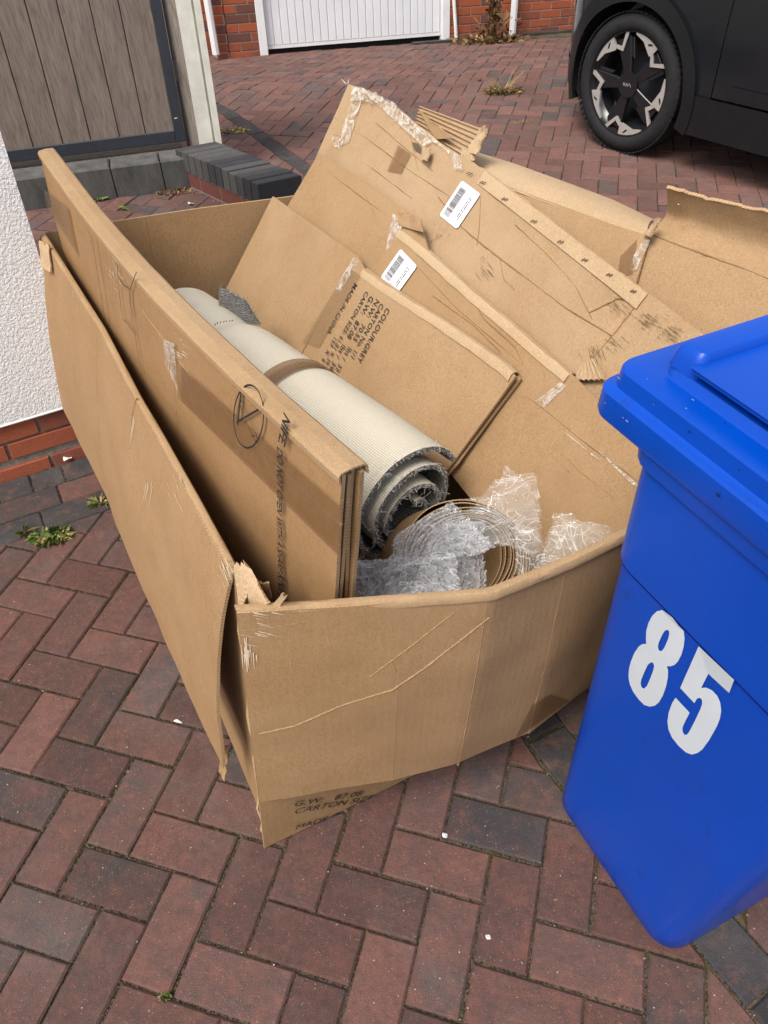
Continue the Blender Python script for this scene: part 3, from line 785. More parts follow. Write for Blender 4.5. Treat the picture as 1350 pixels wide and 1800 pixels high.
grid_sheet('base_panel', ruled([BLb + V(.01, -.01, .006), BRb + V(-.01, -.01, .006)], [FLb + V(.01, .01, .006), FRb + V(-.01, .01, .006)], 12, 12, .001, 4, 5), .005, M['card_in'], carton)
# flaps
nl = V(-.904, -.427, 0)
lfb_px = [(93, 684), (152, 806), (182, 866), (240, 1005), (279, 1096), (336, 1232), (386, 1352)]
lft = [p + nl * .006 + V(0, 0, .005) for p in ltop]; lfb = []
for (u, v), T in zip(lfb_px, lft):
    lfb.append(G(u, v, .20))
PgL = ruled(lft, lfb, 60, 26, .010, 2.8, 6, sag=-.015, rag=.002)
left_flap = grid_sheet('left_flap', PgL, .006, M['card'], carton, flip=True)
T0 = ftop[0]; nf = V(.418, -.908, 0)

ffb_px = [(457, 1412), (574, 1394), (690, 1378), (806, 1350), (935, 1290), (1034, 1200)]
fft = [p + nf * .004 + V(0, 0, .006) for p in ftop]; ffb = []
for k, ((u, v), T) in enumerate(zip(ffb_px, fft)): ffb.append(G(u, v, .20))
fft.append(fft[-1] + (fft[-1] - fft[-2]) * 1.5); ffb.append(ffb[-1] + (fft[-1] - fft[-2]))
PgF = ruled(fft, ffb, 70, 30, .009, 3.0, 8, sag=-.004)
front_flap = grid_sheet('front_flap', PgF, .006, M['card'], carton, flip=True)

class GridSurf:
    """maps photo pixels on to a sheet's grid, slightly in front of it"""
    def __init__(s, Pg): s.P = np.asarray(Pg)
    def at(s, u, v, lift=.0022):
        d = ray(u, v); d = d / np.linalg.norm(d); best = None
        D = s.P - CC; t = D @ d; r = np.linalg.norm(D - t[..., None] * d, axis=2)
        i, j = np.unravel_index(np.argmin(r), r.shape)
        i = min(max(i, 1), s.P.shape[0] - 2); j = min(max(j, 1), s.P.shape[1] - 2)
        n = unit(np.cross(s.P[i + 1, j] - s.P[i - 1, j], s.P[i, j + 1] - s.P[i, j - 1]))
        if np.dot(n, CC - s.P[i, j]) < 0: n = -n
        s.n = n
        return PL(u, v, s.P[i, j] + n * lift, n)
    def line(s, px, lift=.0022, step=14):
        out = []; px = [V(*p) for p in px]
        for a, b in zip(px[:-1], px[1:]):
            k = max(2, int(np.linalg.norm(b - a) / step))
            for q in range(k): out.append(s.at(*(a + (b - a) * q / k), lift))
        out.append(s.at(*px[-1], lift)); return out
sF, sL_ = GridSurf(PgF), GridSurf(PgL)
def gcrease(surf, px, par, w=.004, h=.0018, mat=None): 
    pts = surf.line(px, .0); return crease(pts, surf.n, 'crease', par, w, h, mat)
gcrease(sF, [(455, 1290), (520, 1275), (600, 1240), (690, 1212), (745, 1175), (860, 1085)], front_flap, .0035, .003)
gcrease(sF, [(650, 1190), (730, 1130), (800, 1075)], front_flap, .003, .0022)
gcrease(sF, [(858, 1050), (838, 1180), (806, 1346)], front_flap, .004, .0012)
gcrease(sF, [(700, 1200), (695, 1290), (690, 1374)], front_flap, .003, .0009)
gcrease(sF, [(995, 1000), (960, 1160), (930, 1290)], front_flap, .003, .0009)
gcrease(sF, [(425, 1108), (480, 1103), (540, 1092)], front_flap, .002, .0010)
gcrease(sF, [(690, 1205), (697, 1180), (690, 1160)], front_flap, .002, .0010)
def gpatch(surf, name, quad, nu, nv, mat, par, lift=.0024):
    a, b, c, d = [V(*q) for q in quad]; P = np.zeros((nu, nv, 3))
    for i in range(nu):
        for j in range(nv):
            x, y = i / (nu - 1), j / (nv - 1); q = (a * (1 - x) + b * x) * (1 - y) + (d * (1 - x) + c * x) * y
            P[i, j] = surf.at(q[0], q[1], lift)
    return grid_sheet(name, P, 0.0, [mat], par)
gpatch(sF, 'tape', ((935, 1240), (968, 1222), (1002, 1232), (905, 1300)), 6, 5, M['tape_brown'], front_flap)
def scuff(surf, px, par, n=14, spread=10, ln=16, ang=1.4, seed=1, w=.0012):
    r = random.Random(seed); mb = MB()
    for k in range(int(n * .6)):
        u, v = px[0] + r.gauss(0, spread), px[1] + r.gauss(0, spread * 1.8); L = ln * r.uniform(.4, 1.4)
        a = surf.at(u, v, .0016); b = surf.at(u + math.cos(ang) * L, v + math.sin(ang) * L, .0016); s_ = unit(np.cross(surf.n, b - a)) * w * r.uniform(.4, 1.2)
        mb.add([a - s_, a + s_, b + s_ * .3, b - s_ * .3], [(0, 1, 2, 3)])
    return mb.build('scuff', M['card_light'], par)
M['worn'] = m_plain('worn_paper', (.56, .45, .32), .9, .1, .15, 200)
for surf, px, par, kw in ((sF, (434, 1140), front_flap, dict(n=40, spread=6, ln=26, ang=1.5)), (sF, (450, 1090), front_flap, dict(n=26, spread=10, ln=22, ang=.2)), (sL_, (395, 1005), left_flap, dict(n=30, spread=6, ln=22, ang=1.2)), (sL_, (308, 850), left_flap, dict(n=16, spread=9, ln=16, ang=1.2)), (sL_, (262, 850), left_flap, dict(n=10, spread=3, ln=26, ang=1.75)), (sL_, (235, 740), left_flap, dict(n=12, spread=4, ln=30, ang=1.75)), (sL_, (130, 512), left_flap, dict(n=8, spread=4, ln=12, ang=1.3))):
    o = scuff(surf, px, par, seed=int(px[0]), **kw); o.data.materials[0] = M['worn']
gcrease(sL_, [(240, 700), (232, 735), (228, 790), (236, 820)], left_flap, .0025, .0022)
gcrease(sL_, [(170, 585), (171, 700), (176, 790)], left_flap, .002, .001)
def top_rim(name, a_pts, nout, par, n=60, t=.011):
    A = rs(a_pts, np.linspace(0, 1, n)); P = np.zeros((n, 7, 3))
    for i in range(n):
        for j, (x, z) in enumerate(((.0016, -.012), (.0018, -.003), (-.001, .001), (-.006, .0022), (-.011, .0008), (-.0135, -.003), (-.0138, -.012))): P[i, j] = A[i] + nout * x + V(0, 0, z + .0012 * nz(i * .4, j, 6))
    return grid_sheet(name, P, .002, M['card_sheet'], par, flip=name == 'front_rim')
top_rim('front_rim', fft, nf, carton); top_rim('left_rim', lft, nl, carton)
# torn corner and loose scraps between the flaps
cor = [G(418, 1012, ZT + .002), G(420, 1076, ZT - .01)]
tc = grid_sheet('torn_corner', ruled([cor[0], (cor[0] + cor[1]) / 2 + V(.02, .012, .02), cor[1]], [V(-.268, .725, .04), V(-.27, .715, .03), V(-.277, .70, .05)], 14, 16, .008, 18, 12, rag=.01), .005, M['card_in'], carton)
def scrap(name, px, z, mat, par, seed):
    P = [G(u, v, zz) for (u, v), zz in zip(px, z)]
    return grid_sheet(name, ruled(P[:2], [P[3], P[2]], 10, 8, .006, 25, seed, rag=.012), .004, mat, par)
scrap('torn_scrap', ((412, 990), (432, 990), (478, 1058), (428, 1072)), (.74, .74, .71, .66), M['card_light'], carton, 3)
scrap('torn_scrap', ((440, 1018), (474, 1020), (478, 1050), (452, 1050)), (.7, .7, .66, .66), M['card'], carton, 5)
scrap('torn_scrap', ((497, 1042), (507, 1046), (486, 1074), (476, 1068)), (.74, .74, .68, .68), M['card_light'], carton, 8)
scrap('torn_strip', ((390, 1310), (402, 1310), (396, 1372), (384, 1354)), (.19, .19, .12, .14), M['card'], carton, 11)
scrap('torn_scrap', ((70, 424), (88, 430), (92, 480), (74, 470)), (.72, .72, .66, .66), M['card_light'], carton, 14)
# print on the front wall under the flap
pf = Plane(V(-.280, .6895, 0) + nf * .0035, unit(nf + V(0, 0, .05)))
for tx, a, b, h in (('G.W:   87.08', (516, 1418), (634, 1399), .8), ('CARTON SIZE: 157', (516, 1431), (690, 1400), .85), ('MADE IN CHINA', (519, 1459), (668, 1414), .9)):
    sW = GridSurf(PgW); pm = sW.at((a[0] + b[0]) / 2, (a[1] + b[1]) / 2, 0.0); text_on(tx, Plane(pm, sW.n), a, b, front_w, hscale=h, lift=.0025)
bwS = GridSurf(ruled(btop, bbot, 40, 12, .003, 4, 3))
gcrease(bwS, [(256, 384), (266, 440), (278, 490)], bw, .002, .0012)
gcrease(bwS, [(272, 384), (300, 440)], bw, .002, .001)

# ================================================================== FLATTENED CARTON STANDING ON EDGE (left)
fold = thing('folded_carton', 'tall flattened carton standing on edge, printed with a crossed-out knife symbol', 'cardboard', V(-.5, 1.4, 0))
TFo, TBo = G(600, 838, .93), G(69, 268, .93); TE = unit(TBo - TFo); TNi = unit(V(TE[1], -TE[0], 0)); TNi = TNi if TNi[0] > 0 else -TNi
dn = unit(V(-.075 * TNi[0], -.075 * TNi[1], -.92)) * .915
LT = np.linalg.norm(TBo - TFo)
BOW = [G(u, v, .93) for u, v in ((600, 838), (500, 748), (404, 662), (318, 574), (262, 513), (205, 448), (159, 396), (122, 347), (69, 268))]
BOW = list(rs(BOW, np.linspace(0, 1, 40)))
for _ in range(40): BOW = [BOW[0]] + [(BOW[i - 1] + 2 * BOW[i] + BOW[i + 1]) / 4 for i in range(1, 39)] + [BOW[-1]]
def wavy(a, b, k, amp, seed):
    out = []
    for q, p_ in zip(np.linspace(0, 1, k), rs(BOW, np.linspace(0, 1, k))): out.append(p_ + (a - TFo) * (1 - q) + (b - TBo) * q + TNi * amp * nz(q * 3.1, seed, 1) + V(0, 0, amp * .5 * nz(q * 4.3, seed, 6)))
    return out
npan = 4
edge_sag = [(0, 0), (.12, .0)]
for k in range(npan):
    off = TNi * (.0005 + k * .0095 + (.002 if k else 0)); dz = V(0, 0, -.004 * (k % 2) - (.003 if k else 0))
    tp = wavy(TFo + off + dz + TE * (.004 * (k % 3)), TBo + off + dz, 24, .004 if k < 1 else .003, 3)
    bt_ = [p + dn + TE * .09 * (1 - i / 23) + TNi * (.006 * nz(i * .5, k, 4) + (.004 * k)) for i, p in enumerate(tp)]
    Pg = ruled(tp, bt_, 50, 24, .004, 3.0, 20 + k)
    o = grid_sheet('panel', Pg, .0062, M['card_o'], fold)
    if k == 0: PgB = Pg; pan0 = o
# folded-over top
tp = wavy(TFo, TBo, 24, .004, 3); P = np.zeros((50, 7, 3)); tpp = rs(tp, np.linspace(0, 1, 50))
wd = .040
for i in range(50):
    for j, (x, z) in enumerate(((-.0012, -.014), (-.0014, -.004), (.0006, -.0008), (.018, .0012), (.036, -.0005), (.0385, -.003), (.0392, -.016))):
        P[i, j] = tpp[i] + TNi * x + V(0, 0, z + .003 + .0015 * nz(i * .4, j, 2))
grid_sheet('top_fold', P, .003, M['card_sheet'], fold, smooth=False, flip=False)
sB = GridSurf(PgB)
def bstroke(px, w=.0022, mat=None, nm='printed_line'): return stroke(sB.line(px, .0058, 8), sB.n, w, nm, pan0, mat)
# crossed-out cutter
ell = [(437 + 26 * math.cos(t) - 4 * math.sin(t), 732 + 55 * math.sin(t) + 5 * math.cos(t)) for t in np.linspace(0, 2 * math.pi, 40)]
bstroke(ell, .0032); bstroke([(424, 683), (418, 747)], .004); bstroke([(416, 742), (461, 716)], .0035)
bstroke([(424, 703), (436, 728), (448, 757), (453, 773), (448, 776), (442, 762), (432, 738), (422, 710), (424, 703)], .0016)
bstroke([(421, 707), (425, 727)], .0016); bstroke([(443, 768), (447, 765)], .0016)
def btext(body, p0, p1, hs, mat=None):
    a, b = V(*p0), V(*p1); c = sB.at(*((a + b) / 2), .0); pl_ = Plane(c, sB.n)
    text_on(body, pl_, p0, p1, pan0, mat, hscale=hs, lift=.0085, thick=.022)
btext('NIFE.', (499, 724), (489, 776), .8); btext('DO NOT OPEN', (487, 784), (487, 898), 1.15); btext('WITH A SHARP', (486, 904), (489, 1000), 1.25); btext('KNIFE', (489, 1004), (488, 1046), 1.1)
# faint printed drawing and lettering towards the far end
btext('DO NOT OPEN WITH A SHARP KNIFE', (160, 414), (184, 560), .9)
for px in (((181, 440), (186, 500), (203, 600)), ((196, 450), (198, 520), (214, 625))): bstroke(px, .0012, M['ink_faint'])
bstroke([(206, 462), (208, 500), (215, 560), (222, 566), (238, 588), (235, 572), (232, 560), (228, 510), (236, 488), (240, 478)], .0022)
bstroke([(208, 487), (216, 500), (227, 507), (229, 540), (235, 556)], .0022); bstroke([(237, 588), (246, 640), (255, 684), (243, 672), (236, 655)], .0022)
gcrease(sB, [(250, 545), (330, 655), (420, 745), (520, 850), (600, 925)], pan0, .003, .002)
gcrease(sB, [(302, 640), (309, 700), (316, 800)], pan0, .002, .001)
gpatch(sB, 'tape', ((312, 640), (600, 895), (597, 980), (313, 700)), 30, 6, M['tape_brown'], pan0, .0055)
gpatch(sB, 'tape', ((287, 595), (306, 604), (312, 690), (290, 640)), 5, 6, M['tape_white'], pan0, .0062)
gpatch(sB, 'tape', ((74, 330), (118, 365), (136, 450), (80, 360)), 8, 6, M['tape'], pan0, .0055)
for px, kw in (((198, 470), dict(n=24, spread=7, ln=12, ang=.9)), ((205, 485), dict(n=16, spread=5, ln=10, ang=.9)), ((308, 612), dict(n=22, spread=7, ln=14, ang=.6))):
    o = scuff(sB, px, pan0, seed=int(px[0]) + 5, **kw); o.data.materials[0] = M['worn']

# ================================================================== CARPET ROLL
RF, RB = G(716, 892, .49), G(312, 584, .485); RA = unit(RB - RF); RX = unit(np.cross(RA, V(0, 0, 1))); RZ = np.cross(RX, RA)
roll = thing('carpet_roll', 'rolled offcut of grey carpet showing its cream woven backing, bound with brown tape', 'carpet', RF - V(0, 0, .2))
LR = np.linalg.norm(RB - RF)
R0, TH = .143, .0090
def spiral(a):
    """a from 0 (outer end) to 1 (core): angle and radius; loosely wound, inner turns sag down"""
    ang = math.radians(20) + a * math.radians(1130); r = R0 - a * .102
    r += .004 * math.sin(ang * 2 + 1)
    return ang, r, -.028 * a
def rollpt(a, l, off=0.0):
    ang, r, sag = spiral(a); r += off
    tele = -.012 * a + .006 * math.sin(a * 9) + .003 * nz(ang * 1.3, 4)     # turns not quite flush at the end
    squash = 1 - .05 * math.sin(math.pi * min(1, max(0, l / LR)))
    bow = .012 * math.sin(3.3 * l + .5) + .006 * nz(l * 5, a * 3, 2)
    dip = -.018 * math.exp(-((l - LR * .76) / .05) ** 2)
    return RF + RA * (l + (tele if l < .02 else 0)) + RX * (r * math.cos(ang)) + RZ * (r * math.sin(ang) * squash + sag + bow + dip)
na, nlr = 230, 46
ls = np.r_[np.linspace(0, .06, 6), np.linspace(.08, LR, nlr - 6)]
Po = np.array([[rollpt(a, l) for l in ls] for a in np.linspace(0, 1, na)])
grid_sheet('backing', Po, .0012, [M['weave'], M['weave']], roll, flip=True)
Pi = np.array([[rollpt(a, l, -.0018) for l in ls] for a in np.linspace(0, 1, na)])
grid_sheet('pile', Pi, TH, [M['pile'], M['pile']], roll, flip=True)
# ragged yarn along the cut end
mb1, mb2 = MB(), MB()
for k in range(1500):
    a = random.random(); o_ = -random.uniform(.001, .0095); p = rollpt(a, random.uniform(-.001, .004), o_)
    d = -RA * random.uniform(.5, 1.2) + RX * random.gauss(0, .55) + RZ * random.gauss(-.1, .55); L = random.uniform(.003, .009)
    q = p + unit(d) * L; mb2.tube([p + RA * .003, (p + q) / 2 + V(*rng.normal(0, .0006, 3)), q], [.0007, .0006, .0003], 3, False)
for k in range(150):
    a = random.random() ** .8; p = rollpt(a, 0, 0); L = random.uniform(.006, .028)
    d = unit(-RA * random.uniform(.1, .7) + RX * random.gauss(0, 1) + RZ * random.gauss(-.3, .8)); q = p + d * L
    mb1.tube([p + RA * .006, p, (p + q) / 2 + V(*rng.normal(0, .003, 3)), q], .00045, 3, False)
o = mb2.build('cut_pile_fringe', M['thread_grey'], roll); o['kind'] = 'stuff'
o = mb1.build('loose_threads', M['thread'], roll); o['kind'] = 'stuff'
# tape band round the roll
lt = LR * .40
Pt = np.array([[rollpt(0, l) * 0 + (RF + RA * (l + .018 * math.sin(ang)) + RX * ((R0 + .003) * math.cos(ang)) + RZ * ((R0 + .003) * math.sin(ang) * .955 + .012 * math.sin(3.3 * l + .5))) for l in np.linspace(lt - .022, lt + .022, 5)] for ang in np.linspace(-.6, 3.9, 50)])
grid_sheet('tape_band', Pt, .0006, [M['tape_brown'], M['tape_brown']], roll)
# turned-up corner of pile at the far end
c0 = RF + RA * (LR * .80) + RX * .072 + RZ * .098
cp = [c0 + RA * .055 + RZ * .06 + RX * .02, c0 - RA * .02 + RZ * .04 + RX * .045, c0 - RA * .05 - RZ * .02 + RX * .06, c0 + RA * .06 - RZ * .03]
P = ruled(cp[:2], [cp[3], cp[2]], 14, 10, .004, 30, 3)
grid_sheet('turned_up_pile', P, .008, [M['pile'], M['pile']], roll)
mb = MB()
for k in range(1400):
    i, j = random.randrange(14), random.randrange(10); p = P[i, j] + V(*rng.normal(0, .003, 3)); d = unit(CC - p) * random.uniform(.004, .009) + V(*rng.normal(0, .003, 3))
    mb.tube([p, p + d], [.0007, .0003], 3, False)
o = mb.build('pile_tufts', M['thread_grey'], roll); o['kind'] = 'stuff'
mb = MB()
for k in range(14):
    l = LR * .73 + .002 * math.sin(k); ang = math.radians(112 - k * 3.2); p = RF + RA * l + RX * (R0 + .001) * math.cos(ang) + RZ * (R0 * math.sin(ang) * .97 + .012 * math.sin(3.3 * l + .5) - .008)
    if random.random() < .75: mb.tube([p, p + RX * .004 + RZ * .002 + RA * random.gauss(0, .004)], .0011, 4)
mb.build('stitch_marks', M['ink'], roll)

# ================================================================== FLATTENED CARTONS LEANING ON THE RIGHT
def lean(a_px, az, b_px, bz, q_px):
    a, b = G(*a_px, az), G(*b_px, bz); Q = PL(*q_px, a, b - a); return Plane(a, np.cross(b - a, Q - a))
pA = lean((480, 345), .72, (905, 660), .66, (400, 525))
pB = Plane(pA.p0 - pA.n * .036, pA.n)
pC = Plane(pA.p0 - pA.n * .08, pA.n)
pD = Plane(pC.p0 - pC.n * .06, pC.n)
def ptsof(pl_, px): return [pl_.at(u, v) for u, v in px]
def creasep(pl_, px, par, w=.004, h=.002, mat=None): return crease(ptsof(pl_, px), pl_.n, 'crease', par, w, h, mat)
def quadp(pl_, name, px, mat, par, lift=.002, nu=10, nv=6, wob=0.0015, seed=3):
    a, b, c, d = [pl_.at(u, v, lift) for u, v in px]
    return grid_sheet(name, ruled([a, b], [d, c], nu, nv, wob, 30, seed), 0.0, [mat], par)
# --- sheet A
shA = thing('flattened_carton', 'flattened carton printed COLOUR:GREY and MADE IN CHINA, leaning behind the carpet roll', 'cardboard', V(.0, 1.8, 0), 'flattened cartons leaning over the box side')
tA = ptsof(pA, [(480, 345), (520, 374), (600, 430), (630, 451), (640, 471), (690, 506), (775, 560), (840, 604), (893, 642), (905, 662)])
bA = ptsof(pA, [(330, 640), (362, 668), (430, 730), (470, 760), (490, 775), (540, 815), (620, 880), (690, 930), (760, 985), (795, 815)])
bA[-1] = pA.at(797, 812); bA[-2] = pA.at(750, 870)
pgA = ruled(tA, bA, 60, 26, .003, 4, 31); oA = grid_sheet('front_panel', pgA, .0065, M['card_sheet'], shA, flip=True)
tA2 = [p - pA.n * .022 for p in tA[4:]]; bA2 = [p - pA.n * .012 for p in bA[4:]]
grid_sheet('rear_panel', ruled(tA2, bA2, 40, 16, .003, 4, 33), .0065, M['card_in'], shA, flip=True)
# rounded top fold joining the two panels
def fold_edge(pl_, px, depth, par, mat, nm='folded_edge', drop=0.0, r0=.0015, seed=1):
    pts = rs(ptsof(pl_, px), np.linspace(0, 1, 44)); e = unit(pts[-1] - pts[0]); up_ = np.cross(pl_.n, e); up_ = up_ if up_[2] > 0 else -up_
    P = np.zeros((44, 8, 3))
    for i in range(44):
        for j, (x, z) in enumerate(((-.002, -.022), (-.0025, -.008), (0, -.001), (depth * .25, .003), (depth * .55, .0035), (depth * .85, .0015), (depth, -.004), (depth, -.02))):
            P[i, j] = pts[i] - pl_.n * x + up_ * (z + .0016 * nz(i * .35, j * .7, seed)) + pl_.n * .0012
    return grid_sheet(nm, P, .002, mat, par, flip=False)
fold_edge(pA, [(640, 472), (690, 507), (775, 561), (840, 605), (893, 643), (903, 655)], .028, shA, M['card_light'])
for body, a, b in (('COLOUR:GREY', (679, 540), (627, 634)), ('CARTON No. 1/1', (669, 532), (616, 626)), ('N.W:   70.55   lbs /  32', (661, 525), (589, 650)), ('G.W:   87.08   lbs /  39', (651, 519), (578, 646)), ('CARTON SIZE: 61.81 X 39.', (643, 511), (570, 640)), ('157  X  9', (587, 592), (564, 632)), ('MADE IN CHINA', (623, 497), (574, 584))):
    text_on(body, pA, a, b, oA, hscale=.98, lift=.0048, thick=.004)
creasep(pA, [(628, 455), (600, 500), (560, 565), (520, 640)], oA, .003, .0012)
quadp(pA, 'tape', ((612, 470), (634, 484), (560, 610), (530, 600)), M['tape'], oA, .0045)
quadp(pA, 'tape_crumple', ((622, 452), (632, 458), (598, 512), (590, 508)), M['tape_white'], oA, .0045, 10, 5, .004)
# --- sheet B
shB = thing('flattened_carton', 'flattened carton with a barcode label, tucked between the printed and the tallest one', 'cardboard', V(.15, 1.8, 0), 'flattened cartons leaning over the box side')
tB = ptsof(pB, [(560, 269), (600, 294), (650, 328), (700, 362), (738, 385), (741, 402), (752, 440), (800, 483), (900, 568), (1005, 658), (1075, 725), (1145, 800), (1200, 870)])
bB = ptsof(pB, [(470, 420), (500, 470), (545, 540), (590, 600), (625, 640), (640, 655), (660, 680), (700, 730), (790, 830), (860, 920), (920, 1000), (1010, 1060), (1090, 1100)])
grid_sheet('main_panel', ruled(tB, bB, 90, 40, .0035, 4, 41), .0065, M['card_b'], shB, flip=True); oB = shB.children[0]
fold_edge(pB, [(704, 402), (752, 441), (800, 484), (860, 536), (900, 569), (950, 613), (1003, 657)], .03, shB, M['card_light'], seed=4)
creasep(pB, [(575, 300), (640, 350), (690, 385), (720, 400)], oB, .003, .0016)
creasep(pB, [(715, 415), (790, 490), (830, 525), (850, 560), (905, 610), (920, 640)], oB, .004, .0025)
creasep(pB, [(905, 682), (960, 722), (1020, 772), (1130, 852)], oB, .004, .0025)
creasep(pB, [(1003, 662), (975, 690), (945, 720)], oB, .003, .002)
creasep(pB, [(930, 600), (955, 650), (960, 672)], oB, .002, .0012)
for px in ([(735, 470), (800, 540), (870, 600), (940, 660)], [(640, 340), (660, 380), (700, 430)], [(760, 520), (830, 570), (880, 620)], [(980, 790), (1020, 830), (1085, 880)], [(860, 700), (930, 760), (1000, 830)]): creasep(pB, px, oB, .0022, .0011)
quadp(pB, 'tape_crumple', ((985, 672), (996, 678), (956, 716), (940, 706)), M['tape_white'], oB, .004, 12, 6, .005)
quadp(pB, 'tape_crumple', ((1045, 788), (1055, 794), (1128, 858), (1112, 852)), M['tape_white'], oB, .004, 14, 4, .004)
quadp(pB, 'tape', ((985, 755), (1000, 765), (1060, 812), (1040, 800)), M['tape_white'], oB, .004, 14, 4, .003)
quadp(pB, 'tape_crumple', ((690, 375), (712, 392), (690, 430), (678, 440)), M['tape_white'], oB, .004, 10, 6, .005)
torn = ruled([pB.at(700, 372, .006), pB.at(738, 384, .016)], [pB.at(700, 396, .004), pB.at(742, 408, .02)], 12, 8, .008, 30, 6, rag=.01)
grid_sheet('torn_lip', torn, .006, M['card_b'], shB, flip=True)
def label(pl_, par, quad, lift=.004):
    a, b, c, d = [pl_.at(u, v, lift) for u, v in quad]            # along the long side a->b, then c, d
    x = unit(b - a); L = np.linalg.norm(b - a); y = unit(d - a); W = np.linalg.norm(d - a)
    cr = .007; pts = []
    for (cx, cy), t0 in (((L - cr, cr), -90), ((L - cr, W - cr), 0), ((cr, W - cr), 90), ((cr, cr), 180)):
        for t in np.linspace(t0, t0 + 90, 5): pts.append(a + x * (cx + cr * math.cos(math.radians(t))) + y * (cy + cr * math.sin(math.radians(t))))
    lb = mk('shipping_label', pts, [tuple(range(len(pts)))], M['label_white'], par)
    q = lambda s_, t_: a + x * s_ * L + y * t_ * W + pl_.n * .0008
    mb = MB(); r = random.Random(5); s_ = .1
    while s_ < .86:
        w_ = r.choice([.008, .008, .014, .02]); mb.add([q(s_, .12), q(s_ + w_, .12), q(s_ + w_, .42), q(s_, .42)], [(0, 1, 2, 3)]); s_ += w_ + r.choice([.008, .010, .016])
    mb.build('barcode', M['ink'], lb)
    mb = MB()
    for row, (t0, t1, th) in enumerate(((.08, .7, .018), (.1, .45, .018))):
        s_ = t0
        while s_ < t1: w_ = r.uniform(.012, .03); y0 = .52 + row * .07; mb.add([q(s_, y0), q(s_ + w_, y0), q(s_ + w_, y0 + th), q(s_, y0 + th)], [(0, 1, 2, 3)]); s_ += w_ + .012
    for row, (t0, t1) in enumerate(((.22, .8), (.16, .76))):
        s_ = t0
        while s_ < t1: w_ = r.uniform(.018, .04); y0 = .70 + row * .075; mb.add([q(s_, y0), q(s_ + w_, y0), q(s_ + w_, y0 + .036), q(s_, y0 + .036)], [(0, 1, 2, 3)]); s_ += w_ + r.choice([.008, .008, .03])
    mb.build('label_print', M['ink'], lb)
label(pB, oB, ((669, 487), (704, 437), (735, 462), (697, 518)))
# --- sheet C
shC = thing('flattened_carton', 'tallest flattened carton, crumpled clear tape along its peak and a barcode label', 'cardboard', V(.3, 1.9, 0), 'flattened cartons leaning over the box side')
tC = ptsof(pC, [(612, 147), (650, 160), (700, 190), (745, 228), (790, 262), (850, 296), (920, 348), (1000, 410), (1080, 470), (1150, 522), (1220, 575), (1290, 635)])
bC = ptsof(pC, [(520, 360), (545, 400), (600, 460), (660, 500), (720, 560), (790, 620), (860, 680), (940, 740), (1000, 780), (1040, 800), (1090, 830), (1150, 860)])
oC = grid_sheet('main_panel', ruled(tC, bC, 80, 34, .0035, 5, 51, rag=.003), .0065, M['card_c'], shC, flip=True)
label(pC, oC, ((772, 378), (812, 317), (843, 343), (803, 403)))
# paler folded-down strip with staple slots along the top
st_t = [(853, 300), (900, 337), (960, 381), (1020, 428), (1080, 472), (1138, 516)]; st_b = [(838, 322), (888, 360), (945, 405), (1005, 452), (1065, 500), (1118, 543)]
sp = grid_sheet('folded_strip', ruled([pC.at(*p, .0035) for p in st_t], [pC.at(*p, .0035) for p in st_b], 40, 6, .0015, 30, 5, rag=.002), .003, M['card_light'], shC, flip=True)
for k, (u, v) in enumerate(((822, 304), (845, 320), (884, 349), (935, 388), (982, 424), (1025, 456), (1068, 482), (1110, 511))):
    mb = MB()
    for dx in (0, 5): 
        a, b = pC.at(u + dx - 3, v + dx * .3 + 1.5, .0075), pC.at(u + dx + 4, v + dx * .3 - 1.5, .0075); s_ = unit(np.cross(pC.n, b - a)) * .0012; mb.add([a - s_, a + s_, b + s_, b - s_], [(0, 1, 2, 3)])
    mb.build('staple_slot', m_plain('staple_slot', (.07, .03, .02), .8) if 'slot' not in M else M['slot'], sp)
    M['slot'] = sp.children[-1].data.materials[0]
for px, w_, h_ in (([(700, 190), (720, 235), (735, 300)], .002, .001), ([(905, 395), (960, 445), (1010, 500), (1040, 560)], .002, .0012), ([(660, 215), (700, 250), (760, 300)], .002, .001), ([(790, 345), (772, 378)], .002, .001), ([(770, 345), (812, 400), (850, 432), (880, 455), (1000, 545), (1075, 590)], .004, .003), ([(1035, 550), (1085, 525), (1118, 530)], .003, .002), ([(845, 345), (842, 400), (838, 430)], .002, .0014), ([(585, 205), (640, 240), (720, 300), (790, 345)], .0025, .0014), ([(590, 250), (660, 300), (725, 350)], .003, .0018), ([(1130, 520), (1085, 580), (1040, 632)], .004, .003), ([(878, 455), (885, 490), (905, 510)], .002, .0014), ([(575, 232), (605, 242)], .003, .002), ([(735, 380), (715, 420)], .002, .001)):
    creasep(pC, px, oC, w_, h_)
for quad, sd_ in ((((622, 152), (640, 158), (612, 250), (596, 258)), 1), (((625, 150), (690, 178), (760, 250), (745, 258)), 2), (((690, 185), (760, 240), (790, 268), (740, 235)), 3), (((583, 240), (600, 244), (598, 262), (588, 258)), 4), (((785, 262), (806, 272), (815, 300), (800, 298)), 5)):
    quadp(pC, 'tape_crumple', quad, M['tape_white'], oC, .007, 18, 10, .007, sd_)
film_patch('tape_crumple', [pC.at(620, 150, .01), pC.at(668, 165, .01), pC.at(655, 182, .01), pC.at(618, 175, .01)], 14, 10, .012, 40, M['tape_white'], oC, 3)
quadp(pC, 'tape', ((700, 255), (722, 270), (705, 305), (680, 300)), M['tape_brown'], oC, .004)
mb = MB()
for a, b in (((609, 148), (603, 142)), ((611, 147), (614, 140)), ((603, 142), (600, 139))): mb.tube([pC.at(*a, .004), pC.at(*b, .006)], .0016, 4)
mb.build('tape_tail', M['tape_white'], oC)
